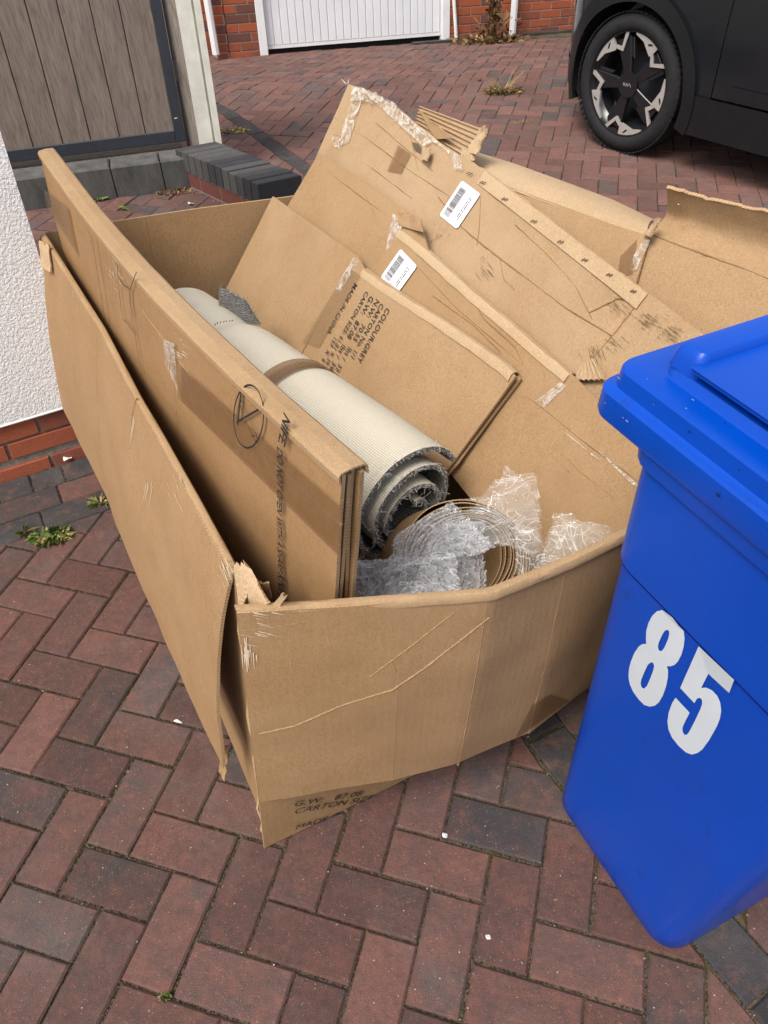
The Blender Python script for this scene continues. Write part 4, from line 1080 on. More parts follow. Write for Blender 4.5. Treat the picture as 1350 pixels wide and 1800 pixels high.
# punched hole with a bent tab
hole = [(724, 250), (735, 252), (742, 262), (750, 262), (752, 272), (738, 268), (728, 262)]
mk('hand_hole', [pC.at(*p, .0045) for p in hole], [tuple(range(len(hole)))], M['ink_faint'], oC)
grid_sheet('bent_tab', ruled([pC.at(747, 258, .006), pC.at(757, 262, .02)], [pC.at(741, 280, .006), pC.at(752, 284, .022)], 8, 6, .004, 40, 2, rag=.008), .005, M['card_light'], oC)
# grey handling marks: faint rubbed streaks
M['smear'] = m_film('rubbed_grey', .09, (.26, .22, .16), .9)
def smear(pl_, px, par, n, ln, ang, sx, sy, seed):
    r = random.Random(seed); mb = MB()
    for k in range(n):
        u, v = px[0] + r.gauss(0, sx), px[1] + r.gauss(0, sy); L = ln * r.uniform(.4, 1.3)
        a, b = pl_.at(u, v, .0046), pl_.at(u + math.cos(ang) * L, v + math.sin(ang) * L, .0046); s_ = unit(np.cross(pl_.n, b - a)) * r.uniform(.0004, .0012); mb.add([a - s_, a + s_, b + s_ * .4, b - s_ * .4], [(0, 1, 2, 3)])
    mb.build('rub_mark', M['smear'], par)
for px, n, ln, ang, sx, sy in (((1042, 618), 26, 16, 1.2, 7, 9), ((1138, 560), 34, 14, .6, 12, 8), ((1178, 585), 34, 14, .6, 11, 8), ((852, 472), 16, 16, .9, 8, 9), ((1080, 535), 18, 14, .7, 7, 10), ((765, 410), 24, 9, 2.2, 16, 10), ((1075, 600), 14, 20, .7, 12, 8)):
    smear(pC, px, oC, n, ln, ang, sx, sy, int(px[0]))
# delaminated lower corner showing its flutes
def flutes(name, corners, par, nfl=9, amp=.0035, mat=None):
    tl, tr, br, bl = [np.asarray(c, float) for c in corners]; nu, nv = nfl * 6 + 1, 8; P = np.zeros((nu, nv, 3)); N = unit(np.cross(tr - tl, bl - tl)); N = N if np.dot(N, CC - tl) > 0 else -N
    for i in range(nu):
        for j in range(nv):
            a, b = i / (nu - 1), j / (nv - 1); P[i, j] = (tl * (1 - a) + tr * a) * (1 - b) + (bl * (1 - a) + br * a) * b + N * amp * math.sin(a * nfl * 2 * math.pi) + N * .003 * nz(a * 4, b * 3, 2)
    return grid_sheet(name, P, .0012, mat or M['card_light'], par)
flutes('torn_flutes', [pC.at(1022, 645, .012), pC.at(1045, 630, .012), pC.at(1066, 668, .02), pC.at(1010, 668, .02)], oC, 6)
# --- torn flap with bare flutes behind the peak
pT = Plane(pC.p0 - pC.n * .03, pC.n)
shT = thing('torn_card_strip', 'torn cardboard strip with bare corrugations poking out behind the tallest carton', 'cardboard', pT.at(790, 240) * V(1, 1, 0))
flutes('corrugation', [pT.at(738, 186), pT.at(726, 235), pT.at(815, 300), pT.at(846, 226)], shT, 9, .0045)
grid_sheet('liner', ruled([pT.at(735, 190, .012), pT.at(762, 215, .02)], [pT.at(765, 245, .012), pT.at(797, 243, .025)], 10, 8, .004, 30, 3, rag=.006), .002, M['card_in'], shT, flip=True)
grid_sheet('curled_end', ruled([pT.at(842, 222, .01), pT.at(856, 228, .018)], [pT.at(822, 268, .004), pT.at(838, 272, .012)], 10, 8, .01, 40, 4, rag=.012), .004, M['card_light'], shT, flip=True)
flutes('corrugation', [pT.at(812, 262, .004), pT.at(836, 268, .004), pT.at(834, 282, .004), pT.at(808, 292, .004)], shT, 4, .003)
# --- sheet D with a thick folded edge, and its neighbour E
shD = thing('flattened_carton', 'thick folded carton lying behind the others with a smooth pale rounded edge', 'cardboard', V(.55, 2.0, 0), 'flattened cartons leaning over the box side')
tD = ptsof(pD, [(800, 280), (836, 300), (900, 330), (1000, 366), (1080, 396), (1142, 415)])
bD = ptsof(pD, [(790, 380), (860, 420), (940, 480), (1020, 540), (1080, 580), (1100, 560)])
oD = grid_sheet('front_panel', ruled(tD, bD, 40, 16, .003, 4, 61), .006, M['card_sheet'], shD, flip=True)
ef = unit(pD.at(1142, 415) - pD.at(836, 300))
P = np.zeros((40, 8, 3)); lo = rs(ptsof(pD, [(800, 285), (836, 304), (900, 334), (1000, 371), (1080, 402), (1137, 418)]), np.linspace(0, 1, 40))
hi = rs([G(u, v, zz) for u, v, zz in ((800, 252, .875), (832, 266, .875), (900, 286, .875), (1000, 322, .875), (1080, 352, .87), (1150, 386, .87))], np.linspace(0, 1, 40))
for i in range(40):
    for j in range(8):
        a = j / 7; P[i, j] = lo[i] * (1 - a) + hi[i] * a + pD.n * (.012 * math.sin(math.pi * a) + .002 * nz(i * .3, j, 5)) + V(0, 0, .006 * math.sin(math.pi * a))
grid_sheet('folded_edge', P, .005, M['card_light'], shD, flip=False)
bk = [p - pD.n * .05 + V(0, 0, -.35) for p in hi]; grid_sheet('rear_panel', ruled(list(hi[::6]), bk[::6], 30, 10, .003, 4, 9), .005, M['card_in'], shD)
torn2 = ruled([pD.at(1148, 386, .02), pD.at(1160, 384, .03)], [pD.at(1132, 412, .01), pD.at(1142, 416, .02)], 12, 8, .01, 40, 7, rag=.01)
grid_sheet('torn_end', torn2, .005, M['card_light'], shD, flip=True)
quadp(pD, 'tape_crumple', ((1128, 418), (1144, 422), (1118, 474), (1104, 476)), M['tape_white'], oD, .006, 14, 8, .008)
quadp(pD, 'tape', ((1090, 450), (1120, 420), (1112, 480), (1085, 490)), M['tape_brown'], oD, .005)
shE = thing('flattened_carton', 'wide flattened carton behind the bin with a torn flap curling up', 'cardboard', V(.85, 1.8, 0), 'flattened cartons leaning over the box side')
pE = Plane(pD.p0 - pD.n * .012, pD.n)
tE = ptsof(pE, [(1138, 408), (1180, 424), (1240, 446), (1300, 468), (1360, 492), (1450, 530)])
bE = ptsof(pE, [(1080, 500), (1100, 560), (1180, 640), (1260, 700), (1330, 760), (1430, 830)])
oE = grid_sheet('main_panel', ruled(tE, bE, 40, 20, .003, 4, 71), .006, M['card_sheet'], shE, flip=True)
creasep(pE, [(1140, 410), (1180, 426), (1240, 448), (1300, 470), (1352, 490)], oE, .005, .003)
# curling flap
n_e = pE.n; P = np.zeros((34, 16, 3)); lowE = rs(tE, np.linspace(0, 1, 34))
upx = [(1180, 337), (1215, 345), (1260, 356), (1310, 367), (1360, 378), (1450, 402)]
upE = rs([pE.at(u, v, .03) for u, v in upx], np.linspace(0, 1, 34))
for i in range(34):
    for j in range(16):
        a = j / 15; q = lowE[i] * (1 - a) + upE[i] * a
        curl = .035 * max(0, a - .55) ** 1.2 * (1.8 if i < 5 else 1)
        P[i, j] = q + n_e * (-.028 * math.sin(math.pi * a) + curl) + V(0, 0, .004 * nz(i * .6, 3) * a) + n_e * .003 * nz(i * .3, j * .4, 3)
grid_sheet('curled_flap', P, .005, M['card_sheet'], shE, flip=False)
# ragged paler torn rim of the curled flap
Pr = np.zeros((34, 4, 3))
for i in range(34):
    for j in range(4): Pr[i, j] = P[i, 15] + V(0, 0, .004 * j / 3 * (1 + nz(i * .9, 2))) - n_e * .018 * j / 3 + ef * .004 * nz(i, j)
grid_sheet('torn_rim', Pr, .002, M['card_light'], shE)
quadp(Plane(pE.at(1196, 352), pE.n), 'paper_scrap', ((1186, 352), (1194, 350), (1204, 358), (1192, 360)), M['scrap'], shE, .02, 5, 4, .004)

# ================================================================== BLUE WHEELED BIN
BT, BN = unit(V(.4, -.917, 0)), V(-.917, -.4, 0)          # along the numbered face (towards the camera), and out of it
bin_ = thing('wheeled_bin', 'blue plastic wheeled bin numbered 85 standing against the carton', 'bin', V(.6, .75, 0))
B_OFF = .607
def bpt(t, o, z):
    """t along the face, o outward from the base line of the face, z up"""
    return BT * t + BN * (-.607 + o) + V(0, 0, z)
def section(z, inset=0.0, r=.05, n=6):
    k = z / 1.0
    t0 = -.572 + .008 * k + inset; t1 = -.222 + .10 * k - inset; o1 = .012 * k - inset; o0 = -.46 - .10 * k + inset
    if z < .03: q = (1 - z / .03) * .012; t0 += q; t1 -= q; o1 -= q; o0 += q
    pts = []
    for (ct, co), a0 in (((t1 - r, o1 - r), 0), ((t0 + r, o1 - r), 90), ((t0 + r, o0 + r), 180), ((t1 - r, o0 + r), 270)):
        for a in np.linspace(a0, a0 + 90, n): pts.append(bpt(ct + r * math.cos(math.radians(a)), co + r * math.sin(math.radians(a)), z))
    return pts
def loft(name, secs, mat, par, cap0=True, cap1=True, smooth=True):
    v = [p for s_ in secs for p in s_]; n = len(secs[0]); f = []
    for i in range(len(secs) - 1):
        for j in range(n): f.append((i * n + j, i * n + (j + 1) % n, (i + 1) * n + (j + 1) % n, (i + 1) * n + j))
    if cap0: f.append(tuple(range(n))[::-1])
    if cap1: f.append(tuple((len(secs) - 1) * n + j for j in range(n)))
    o = mk(name, v, f, mat, par, smooth)
    return o
def fixn(o):
    bm = bmesh.new(); bm.from_mesh(o.data); bmesh.ops.recalc_face_normals(bm, faces=bm.faces); bm.to_mesh(o.data); bm.free()
    o.data.set_sharp_from_angle(angle=math.radians(30)); return o
zs = [.002, .008, .018, .03, .08, .2, .4, .6, .772, .776, .86, .93, .985]
secs = [section(z, 0.0 if z < .774 else -.0035, .05) for z in zs]
body = fixn(loft('body', secs, M['bin'], bin_))
seam = MB(); 
sq = section(.774, -.0025, .05); seam.tube(sq + [sq[0]], .0012, 4, False); seam.build('seam', m_plain('dark_seam', (.001, .006, .06), .95, .05), body)
rim = fixn(loft('rim', [section(z, i_, .05) for z, i_ in ((.955, -.002), (.957, -.010), (.985, -.012), (.987, -.004))], M['bin'], body, False, False, False))
# lid: skirt with a step, flat margin, raised hump with a recessed panel
def lid_sec(z, ov, r=.03):
    return [p + V(0, 0, 0) for p in section2(z, ov, r)]
def section2(z, ov, r=.03, n=6, tl=None):
    t0, t1, o1, o0 = -.600 - ov, -.10 + ov, -.012 + ov, -.57 - ov
    pts = []
    for (ct, co), a0 in (((t1 - r, o1 - r), 0), ((t0 + r, o1 - r), 90), ((t0 + r, o0 + r), 180), ((t1 - r, o0 + r), 270)):
        for a in np.linspace(a0, a0 + 90, n): pts.append(bpt(ct + r * math.cos(math.radians(a)), co + r * math.sin(math.radians(a)), z))
    return pts
lid = fixn(loft('lid', [section2(z, ov, r) for z, ov, r in ((.985, .034, .03), (.9855, .040, .03), (.992, .0415, .03), (1.022, .040, .03), (1.026, .037, .03), (1.028, .031, .028), (1.030, .0285, .028), (1.052, .0265, .028), (1.0555, .024, .026), (1.057, .018, .024), (1.0575, .0, .02))], M['bin'], bin_, True, True, True))
# hump
def rr_sec(z, t0, t1, o1, o0, r=.03, n=6):
    pts = []
    for (ct, co_), a0 in (((t1 - r, o1 - r), 0), ((t0 + r, o1 - r), 90), ((t0 + r, o0 + r), 180), ((t1 - r, o0 + r), 270)):
        for a in np.linspace(a0, a0 + 90, n): pts.append(bpt(ct + r * math.cos(math.radians(a)), co_ + r * math.sin(math.radians(a)), z))
    return pts
fixn(loft('hump', [rr_sec(z, -.585 + i_, -.12 - i_, -.020 - i_ * .9, -.56 + i_, .028) for z, i_ in ((1.0572, -.002), (1.0590, .0), (1.0680, .003), (1.0705, .0055), (1.0715, .012))], M['bin'], lid, False, True, True))
fixn(loft('hump_rim', [rr_sec(z, -.583 + i_, -.528 - i_ * .6, -.022 - i_, -.555 + i_, .0125 if z < 1.097 else .010) for z, i_ in ((1.0700, .002), (1.088, .005), (1.0955, .008), (1.0995, .0125), (1.1005, .018))], M['bin'], lid, False, True, True))
fixn(loft('hump_rim', [rr_sec(z, -.5335 + i_, -.12, -.50 - i_, -.555 + i_, .010) for z, i_ in ((1.0700, .002), (1.088, .005), (1.0955, .007), (1.0990, .0105), (1.1000, .014))], M['bin'], lid, False, True, True))
mb = MB(); mb.prism([bpt(t, o, 1.0835) for t, o in ((-.5335, -.0185), (-.125, -.0185), (-.125, -.497), (-.5335, -.497))][::-1], V(0, 0, .0065), None, .0025); fixn(mb.build('hump_panel', M['bin'], lid))
mb = MB(); mb.prism([bpt(t, o, 1.071) for t, o in ((-.53, -.052), (-.13, -.052), (-.13, -.49), (-.53, -.49))][::-1], V(0, 0, .0124)); fixn(mb.build('panel_support', M['bin'], lid))
# knocks and grime along the lid edges
random.seed(77); mb1, mb2 = MB(), MB()
for k in range(22):
    t = random.uniform(-.62, -.2); mbx = mb1 if random.random() < .55 else mb2; o_, z_ = random.choice(((.0165 - .012, 1.0566), (.0155, 1.043), (.0295, 1.01), (-.012, 1.0578)))
    r = random.uniform(.0007, .0024); up_ = z_ not in (1.0566, 1.0578)
    pts = []
    for a in np.linspace(0, 2 * math.pi, 8)[:-1]:
        x, y = r * math.cos(a) * random.uniform(.5, 1.8), r * math.sin(a) * random.uniform(.4, 1.0); pts.append(bpt(t + x, o_ + (0 if up_ else y) + (.0006 if up_ else 0), z_ + (y if up_ else .0006)))
    mbx.add(pts, [tuple(range(7))])
mb1.build('grime_spot', m_plain('dark_grime', (.012, .016, .05), .9, .1, .5, 300), lid)['kind'] = 'stuff'
mb2.build('pale_scuff', m_plain('pale_scuff', (.16, .21, .40), .9, .1, .5, 300), lid)['kind'] = 'stuff'
mb = MB(); mb.tube([bpt(-.35, -.03, 1.0902), bpt(-.35, -.5, 1.0902)], .0008, 4); mb.build('mould_line', M['bin'], lid)
for t in (-.52, -.14):
    mb = MB(); mb.tube([bpt(t, -.60, 1.0), bpt(t, -.64, 1.02), bpt(t, -.64, 1.05)], .014, 8); mb.build('hinge_lug', M['bin'], lid)
mb = MB(); mb.tube([bpt(-.53, -.64, 1.0), bpt(-.13, -.64, 1.0)], .016, 10); mb.build('handle', M['bin'], bin_)
for t in (-.56, -.19):
    w_ = MB(); c = bpt(t, -.50, .1); a = BT
    pts = [c + (V(0, 0, 1) * math.sin(k) + BN * math.cos(k)) * .1 for k in np.linspace(0, 2 * math.pi, 21)[:-1]]
    w_.prism([p - a * .02 for p in pts], a * .045, None, .008); o = w_.build('wheel', M['tyre'], bin_); fixn(o)
w_ = MB(); w_.tube([bpt(-.58, -.50, .1), bpt(-.13, -.50, .1)], .011, 8); w_.build('axle', M['black'], bin_)
# digits
pN = Plane(bpt(-.4, .0095, .66), unit(BN + V(0, 0, -.012)))
def digit(name, outer, holes, par):
    cu = bpy.data.curves.new('d', 'CURVE'); cu.dimensions = '2D'; cu.fill_mode = 'FRONT'
    for loop in [outer] + holes:
        sp_ = cu.splines.new('POLY'); sp_.points.add(len(loop) - 1); sp_.use_cyclic_u = True
        for q, (x, y) in zip(sp_.points, loop): q.co = (x, y, 0, 1)
    ob = bpy.data.objects.new('d', cu); COL.objects.link(ob); bpy.context.view_layer.update()
    me = bpy.data.meshes.new_from_object(ob.evaluated_get(bpy.context.evaluated_depsgraph_get())); bpy.data.objects.remove(ob)
    vs = [bpt(v.co.x, .012 * v.co.y + .0012 + (.0 if v.co.y < .772 else .0036), v.co.y) for v in me.vertices]
    return mk(name, vs, [tuple(p.vertices) for p in me.polygons], M['bin_number'], par)
def tz(u, v):
    """pixel on the numbered face -> (t, z)"""
    P = pN.at(u, v); return float(np.dot(P, BT)), float(P[2])
def se(cx, cy, rx, ry, p=2.6, n=40, a0=0, a1=360):
    o = []
    for a in np.radians(np.linspace(a0, a1, n)):
        c, s_ = math.cos(a), math.sin(a); o.append((cx + rx * math.copysign(abs(c) ** (2 / p), c), cy + ry * math.copysign(abs(s_) ** (2 / p), s_)))
    return o
crop = lambda x, y: (960 + x / 3.4615, 1050 + y / 3.4615)
d8 = [(705, 78), (740, 86), (780, 118), (815, 165), (836, 205), (841, 250), (836, 300), (822, 350), (800, 392), (778, 413), (755, 420), (733, 420), (741, 445), (739, 490), (728, 545), (708, 600), (685, 640), (660, 660), (628, 666), (595, 655), (560, 620), (528, 575), (508, 530), (500, 485), (502, 440), (515, 390), (535, 340), (562, 300), (585, 285), (608, 283), (606, 250), (608, 205), (622, 155), (645, 112), (672, 86)]
h8a = [(735, 197), (746, 205), (748, 225), (742, 250), (724, 295), (708, 322), (694, 329), (683, 320), (679, 300), (684, 275), (702, 235), (718, 207)]
h8b = [(640, 395), (652, 402), (656, 420), (651, 445), (632, 495), (612, 540), (594, 556), (580, 548), (574, 527), (578, 500), (598, 452), (618, 410)]
d5 = [(940, 292), (1157, 497), (1112, 583), (985, 466), (942, 552), (972, 550), (1008, 566), (1040, 600), (1058, 640), (1064, 690), (1056, 740), (1038, 785), (990, 870), (950, 925), (920, 948), (885, 957), (850, 945), (805, 905), (765, 855), (743, 805), (737, 755), (745, 700), (765, 645), (787, 611), (872, 703), (840, 765), (828, 795), (830, 820), (842, 838), (856, 836), (870, 818), (905, 750), (938, 680), (948, 648), (947, 625), (935, 612), (918, 616), (900, 644), (814, 552)]
conv = lambda L: [tz(*crop(x, y)) for x, y in L]
digit('number_eight', conv(d8), [conv(h8a), conv(h8b)], body)
digit('number_five', conv(d5), [], body)
# bird mess, scratches
mb = MB()
for k in range(7):
    t, o_ = -.455 + random.gauss(0, .006), -.105 + random.gauss(0, .012); r = random.uniform(.002, .006)
    mb.add([bpt(t + r * math.cos(a) * random.uniform(.6, 1.3), o_ + r * math.sin(a) * random.uniform(.6, 1.6), 1.0906) for a in np.linspace(0, 2 * math.pi, 9)[:-1]], [tuple(range(8))])
mb.build('dried_splash', M['bird_mess'], lid)

# ================================================================== PARKED CAR
cf, co = unit(V(-.57, .82, 0)), unit(V(-.82, -.57, 0)); WC = V(1.475, 4.75, 0)
car = thing('parked_car', 'dark grey car parked on the drive, black and silver alloy wheel in view', 'car', WC + cf * -1.3 - co * .9)
def cp3(s_, o_, z): return WC + cf * s_ + co * o_ + V(0, 0, z)
RT, ZW = .355, .355
def wheel(s0, o0, par, sgn=1):
    """tyre, rim and spokes; the outer face looks along sgn*co"""
    c = lambda a, r, o_: cp3(s0 + r * math.cos(a), o0 + sgn * o_, ZW + r * math.sin(a))
    prof = [(.268, -.20), (.29, -.215), (.33, -.21), (.348, -.195), (.354, -.17), (.355, -.11), (.354, -.05), (.347, -.022), (.332, -.008), (.315, .001), (.298, .003), (.282, -.001), (.270, -.009), (.265, -.03)]
    na = 64; vs = [c(2 * math.pi * i / na, r, o_) for i in range(na) for r, o_ in prof]; n = len(prof)
    fs = [(i * n + j, ((i + 1) % na) * n + j, ((i + 1) % na) * n + j + 1, i * n + j + 1) for i in range(na) for j in range(n - 1)]
    wh = mk('wheel', vs, fs, M['tyre'], par, True); fixn(wh)
    tr = MB()                                                       # tread blocks and side lettering
    for i in range(72):
        a = 2 * math.pi * i / 72
        for o_, w_, sk in ((-.185, .045, .02), (-.035, .035, -.02)):
            q = [c(a + da, .3525, o_ + oo) for da, oo in ((-.032, 0), (.032, 0), (.032 + sk, w_ * .8), (-.032 + sk, w_ * .8))]; up_ = c(a, .358, o_) - c(a, .3525, o_)
            tr.prism(q, up_)
    tr.build('tread', M['tyre'], wh)['kind'] = 'stuff'
    rb = MB(); pr = [(.267, -.014), (.260, -.014), (.252, -.035), (.225, -.06), (.205, -.15), (.05, -.15)]
    vs = [c(2 * math.pi * i / 48, r, o_) for i in range(48) for r, o_ in pr]; n = len(pr)
    rb.add(vs, [(i * n + j, ((i + 1) % 48) * n + j, ((i + 1) % 48) * n + j + 1, i * n + j + 1) for i in range(48) for j in range(n - 1)])
    rim_ = rb.build('rim', M['alloy_black'], wh, True); fixn(rim_)
    def plate(poly, o_, dep, nm, mat, rot):
        mb = MB(); q = [c(rot + math.radians(a) * sgn, r * (1.165 if r > .07 else 1), o_) for r, a in poly]; d = (cp3(0, sgn * dep, 0) - cp3(0, 0, 0))
        mb.prism(q, d, None, .003); return fixn(mb.build(nm, mat, wh))
    for k in range(5):
        rot = math.radians(72 * k + 20) 
        plate([(.03, 5), (.03, 85), (.10, 66), (.205, 61), (.205, 38), (.10, 34)], -.055, .025, 'spoke', M['alloy_black'], rot)
        plate([(.11, 74), (.2, 66), (.205, 60), (.12, 64)], -.055, .02, 'spoke_edge', M['alloy_black'], rot)
        # machined wedge along the rim, then a thin leg that zigzags in and out again
        arc = [(.2235, a) for a in np.linspace(0, 36, 9)]
        plate(arc + [(.178, 35), (.170, 33), (.200, 14), (.216, 0)], -.034, .016, 'silver_wedge', M['alloy'], rot)
        plate([(.178, 35), (.150, 47), (.2235, 60), (.2235, 56.5), (.166, 47), (.186, 37)][::-1], -.034, .015, 'silver_leg', M['alloy'], rot)
        plate([(.196, 24), (.213, 30), (.213, 26), (.200, 21)], -.018, .003, 'slot', M['black'], rot)
    cap = [(.062, a) for a in np.linspace(0, 345, 24)]; plate(cap, -.04, .018, 'hub_cap', M['alloy_black'], 0)
    # maker's mark on the hub: joined angular letters
    for seg in (((-.030, -.008), (-.030, .008)), ((-.030, -.002), (-.019, .008)), ((-.026, .001), (-.017, -.008)), ((-.017, -.008), (-.006, .008)), ((-.006, .008), (-.002, -.008)), ((-.002, -.008), (.010, .008)), ((.010, .008), (.024, -.008))):
        pts = [cp3(s0 - x * sgn, o0 + sgn * -.0215, ZW + y) for x, y in seg]; stroke(pts, co * sgn, .0032, 'hub_mark', wh, M['alloy'])
    b = MB(); b.tube([cp3(s0, o0 - sgn * .16, ZW), cp3(s0, o0 - sgn * .14, ZW)], .15, 30); b.build('brake_disc', M['anthracite'], wh)
    return wh
wheel(0, 0, car); wheel(-2.68, 0, car); wheel(0, -1.62, car, -1); wheel(-2.68, -1.62, car, -1)
def side_o(s_, z):
    """body side: bulges at the shoulder, tucks in at the sill and rounds off at the nose"""
    o_ = .012 - .09 * max(0, (.42 - z)) - .10 * max(0, z - .72) ** 1.3
    if s_ > .22: q = (s_ - .22) / .48; o_ -= .32 * q ** 2.2
    if s_ < -3.1: o_ -= .35 * ((-3.1 - s_) / .5) ** 2
    return o_
def side_panel(name, poly_fn, sgn, mat, off=0.0):
    v, f = poly_fn(); P = [cp3(s_, (side_o(s_, z) + off) if sgn > 0 else -1.62 - (side_o(s_, z) + off), z) for s_, z in v]
    return fixn(mk(name, P, f, mat, car, True))
RA_ = .415
def arch_panel(sc_, z_low, s_lo, s_hi, ztop):
    def fn():
        v = []; f = []; na, nr = 36, 8
        for i in range(na + 1):
            a = math.radians(-16 + 212 * i / na); x, y = math.cos(a), math.sin(a)
            ax_, ay_ = sc_ + RA_ * x, ZW + RA_ * y
            tmax = min([(s_hi - sc_) / x if x > 1e-6 else 9, (s_lo - sc_) / x if x < -1e-6 else 9, (ztop - ZW) / y if y > 1e-6 else 9, (z_low - ZW) / y if y < -1e-6 else 9])
            for j in range(nr + 1): r = RA_ + (tmax - RA_) * j / nr; v.append((sc_ + r * x, ZW + r * y))
        for i in range(na):
            for j in range(nr): k = i * (nr + 1) + j; f.append((k, k + nr + 1, k + nr + 2, k + 1))
        return v, f
    return fn
def rect_panel(s0, s1, z0, z1, nu=10, nv=8):
    def fn():
        v = [(s0 + (s1 - s0) * i / nu, z0 + (z1 - z0) * j / nv) for i in range(nu + 1) for j in range(nv + 1)]
        return v, [(i * (nv + 1) + j, (i + 1) * (nv + 1) + j, (i + 1) * (nv + 1) + j + 1, i * (nv + 1) + j + 1) for i in range(nu) for j in range(nv)]
    return fn
for sgn in (1, -1):
    side_panel('front_wing', arch_panel(0, .26, -.56, .70, .98), sgn, M['car_paint'])
    side_panel('rear_quarter', arch_panel(-2.68, .24, -3.55, -2.2, .98), sgn, M['car_paint'])
    side_panel('door', rect_panel(-1.38, -.565, .40, .98), sgn, M['car_paint']); side_panel('door', rect_panel(-2.195, -1.385, .40, .98), sgn, M['car_paint'])
    side_panel('sill_cladding', rect_panel(-2.25, -.42, .20, .395, 20, 5), sgn, M['car_clad'], .014)
    side_panel('door_cladding', rect_panel(-2.15, -.66, .405, .47, 20, 3), sgn, M['car_clad'], .012)
    for sc_ in (0, -2.68):                                       # arch cladding lip
        def lip():
            v = []; f = []; na = 40
            for i in range(na + 1):
                a = math.radians(-20 + 220 * i / na)
                for r in (RA_ - .012, RA_ + .004, RA_ + .05, RA_ + .062): v.append((sc_ + r * math.cos(a), ZW + r * math.sin(a)))
            for i in range(na):
                for j in range(3): k = i * 4 + j; f.append((k, k + 4, k + 5, k + 1))
            return v, f
        side_panel('arch_cladding', lip, sgn, M['car_clad'], .02)
        lv = []; lf = []                                         # inner liner
        for i in range(25):
            a = math.radians(-20 + 220 * i / 24)
            for o_ in (.02, -.32):
                oo = o_ if sgn > 0 else -1.62 - o_; lv.append(cp3(sc_ + RA_ * math.cos(a), oo - (.035 if o_ > 0 else 0) * sgn, ZW + RA_ * math.sin(a)))
        for i in range(24): lf.append((2 * i, 2 * i + 2, 2 * i + 3, 2 * i + 1))
        mk('arch_liner', lv, lf, M['black'], car)
# bumper front, bonnet, cabin and floor
def cross(s_, z): return side_o(s_, z)
nzs = np.linspace(.26, .98, 9); v = []; f = []
for i, z in enumerate(nzs):
    o1 = side_o(.70, z)
    for j, a in enumerate(np.linspace(0, 1, 13)): v.append(cp3(.70 + .18 * math.sin(math.pi * a) ** .6 * (1 - .25 * abs(z - .55)), o1 + (-1.62 - 2 * o1) * a, z))
for i in range(8):
    for j in range(12): k = i * 13 + j; f.append((k, k + 1, k + 14, k + 13))
fixn(mk('front_bumper', v, f, M['car_paint'], car, True))
side_panel('bumper_cladding', rect_panel(.43, .70, .262, .40, 10, 4), 1, M['car_clad'], .006)
side_panel('headlamp', rect_panel(.54, .69, .66, .80, 8, 4), 1, M['lamp'], .006)
mb = MB(); q = [cp3(s_, o_, z) for s_, o_, z in ((.86, -.25, .98), (.86, -1.37, .98), (-.5, -1.72, 1.06), (-.5, .1, 1.06))]; mb.prism([cp3(.9, -.3, .95), cp3(.9, -1.32, .95), cp3(-.5, -1.60, .97), cp3(-.5, -.02, .97)][::-1], V(0, 0, .06), None, .02); fixn(mb.build('bonnet', M['car_paint'], car))
def csec(z, s0, s1, ins): return [cp3(s0, -ins, z), cp3(s1, -ins, z), cp3(s1, -1.62 + ins, z), cp3(s0, -1.62 + ins, z)]
fixn(loft('cabin', [csec(.97, -.5, -3.5, .02), csec(1.45, -1.15, -3.1, .18), csec(1.5, -1.3, -2.9, .22)], M['car_glass'], car, True, True, False))
mb = MB(); mb.box(cp3(-3.5, -1.5, .22), cf * 3.0, co * 1.38, V(0, 0, .04)); mb.build('floor_pan', M['black'], car)
mb = MB(); mb.box(cp3(-3.5, -1.25, .26), cf * 4.0, co * .9, V(0, 0, .7)); mb.build('inner_body', M['black'], car)

# ================================================================== PLASTIC FILM, BUBBLE WRAP, KRAFT ROLL IN THE CARTON
kr = thing('kraft_roll', 'loose coil of brown kraft card lying in front of the carpet roll', 'cardboard', G(800, 960, .45))
KC = G(800, 990, .45); ka = unit(V(.22, -.62, .72)); kx = unit(np.cross(ka, V(0, 0, 1))); kz = np.cross(kx, ka)
for k in range(9):
    r = .128 - k * .0062; P = np.zeros((46, 8, 3)); a0 = .15 + .2 * nz(k, 3); a1 = 4.9 + .3 * nz(k, 8)
    for i, t in enumerate(np.linspace(a0, a1, 46)):
        for j, l in enumerate(np.linspace(-.16, .07 + .012 * nz(k * 1.7, 2) + .01 * math.sin(t), 8)):
            rr = r + .006 * math.sin(2 * t + k * .4) + .003 * nz(t * 2, l * 9, k); P[i, j] = KC + kx * rr * math.cos(t) + kz * rr * math.sin(t) * .95 + ka * l
    grid_sheet('turn', P, .0022, M['card'], kr, flip=True)
bw_ = thing('bubble_wrap', 'crumpled sheet of bubble wrap heaped behind the front flap', 'packaging', G(740, 1000, .5))
film_patch('sheet', [G(700, 940, .57), G(800, 885, .61), G(872, 965, .60), G(672, 1015, .57)], 60, 46, .013, 7, M['bubble'], bw_, 3, ragged=.009)
film_patch('sheet', [G(628, 985, .58), G(800, 975, .60), G(815, 1085, .57), G(610, 1100, .57)], 60, 40, .013, 7, M['bubble'], bw_, 9, ragged=.009)
film_patch('sheet', [G(760, 925, .61), G(850, 915, .57), G(852, 1052, .55), G(720, 1075, .56)], 44, 44, .013, 7, M['bubble'], bw_, 19, ragged=.009)
pf_ = thing('plastic_film', 'torn clear plastic film standing up beside the kraft coil', 'packaging', G(900, 950, .5))
film_patch('sheet', [G(868, 845, .60), G(938, 835, .60), G(962, 985, .58), G(800, 930, .56)], 44, 54, .020, 7, M['film'], pf_, 5, ragged=.006)
film_patch('sheet', [G(800, 880, .56), G(880, 860, .57), G(900, 950, .58), G(830, 960, .57)], 34, 34, .020, 8, M['film'], pf_, 15, ragged=.006)
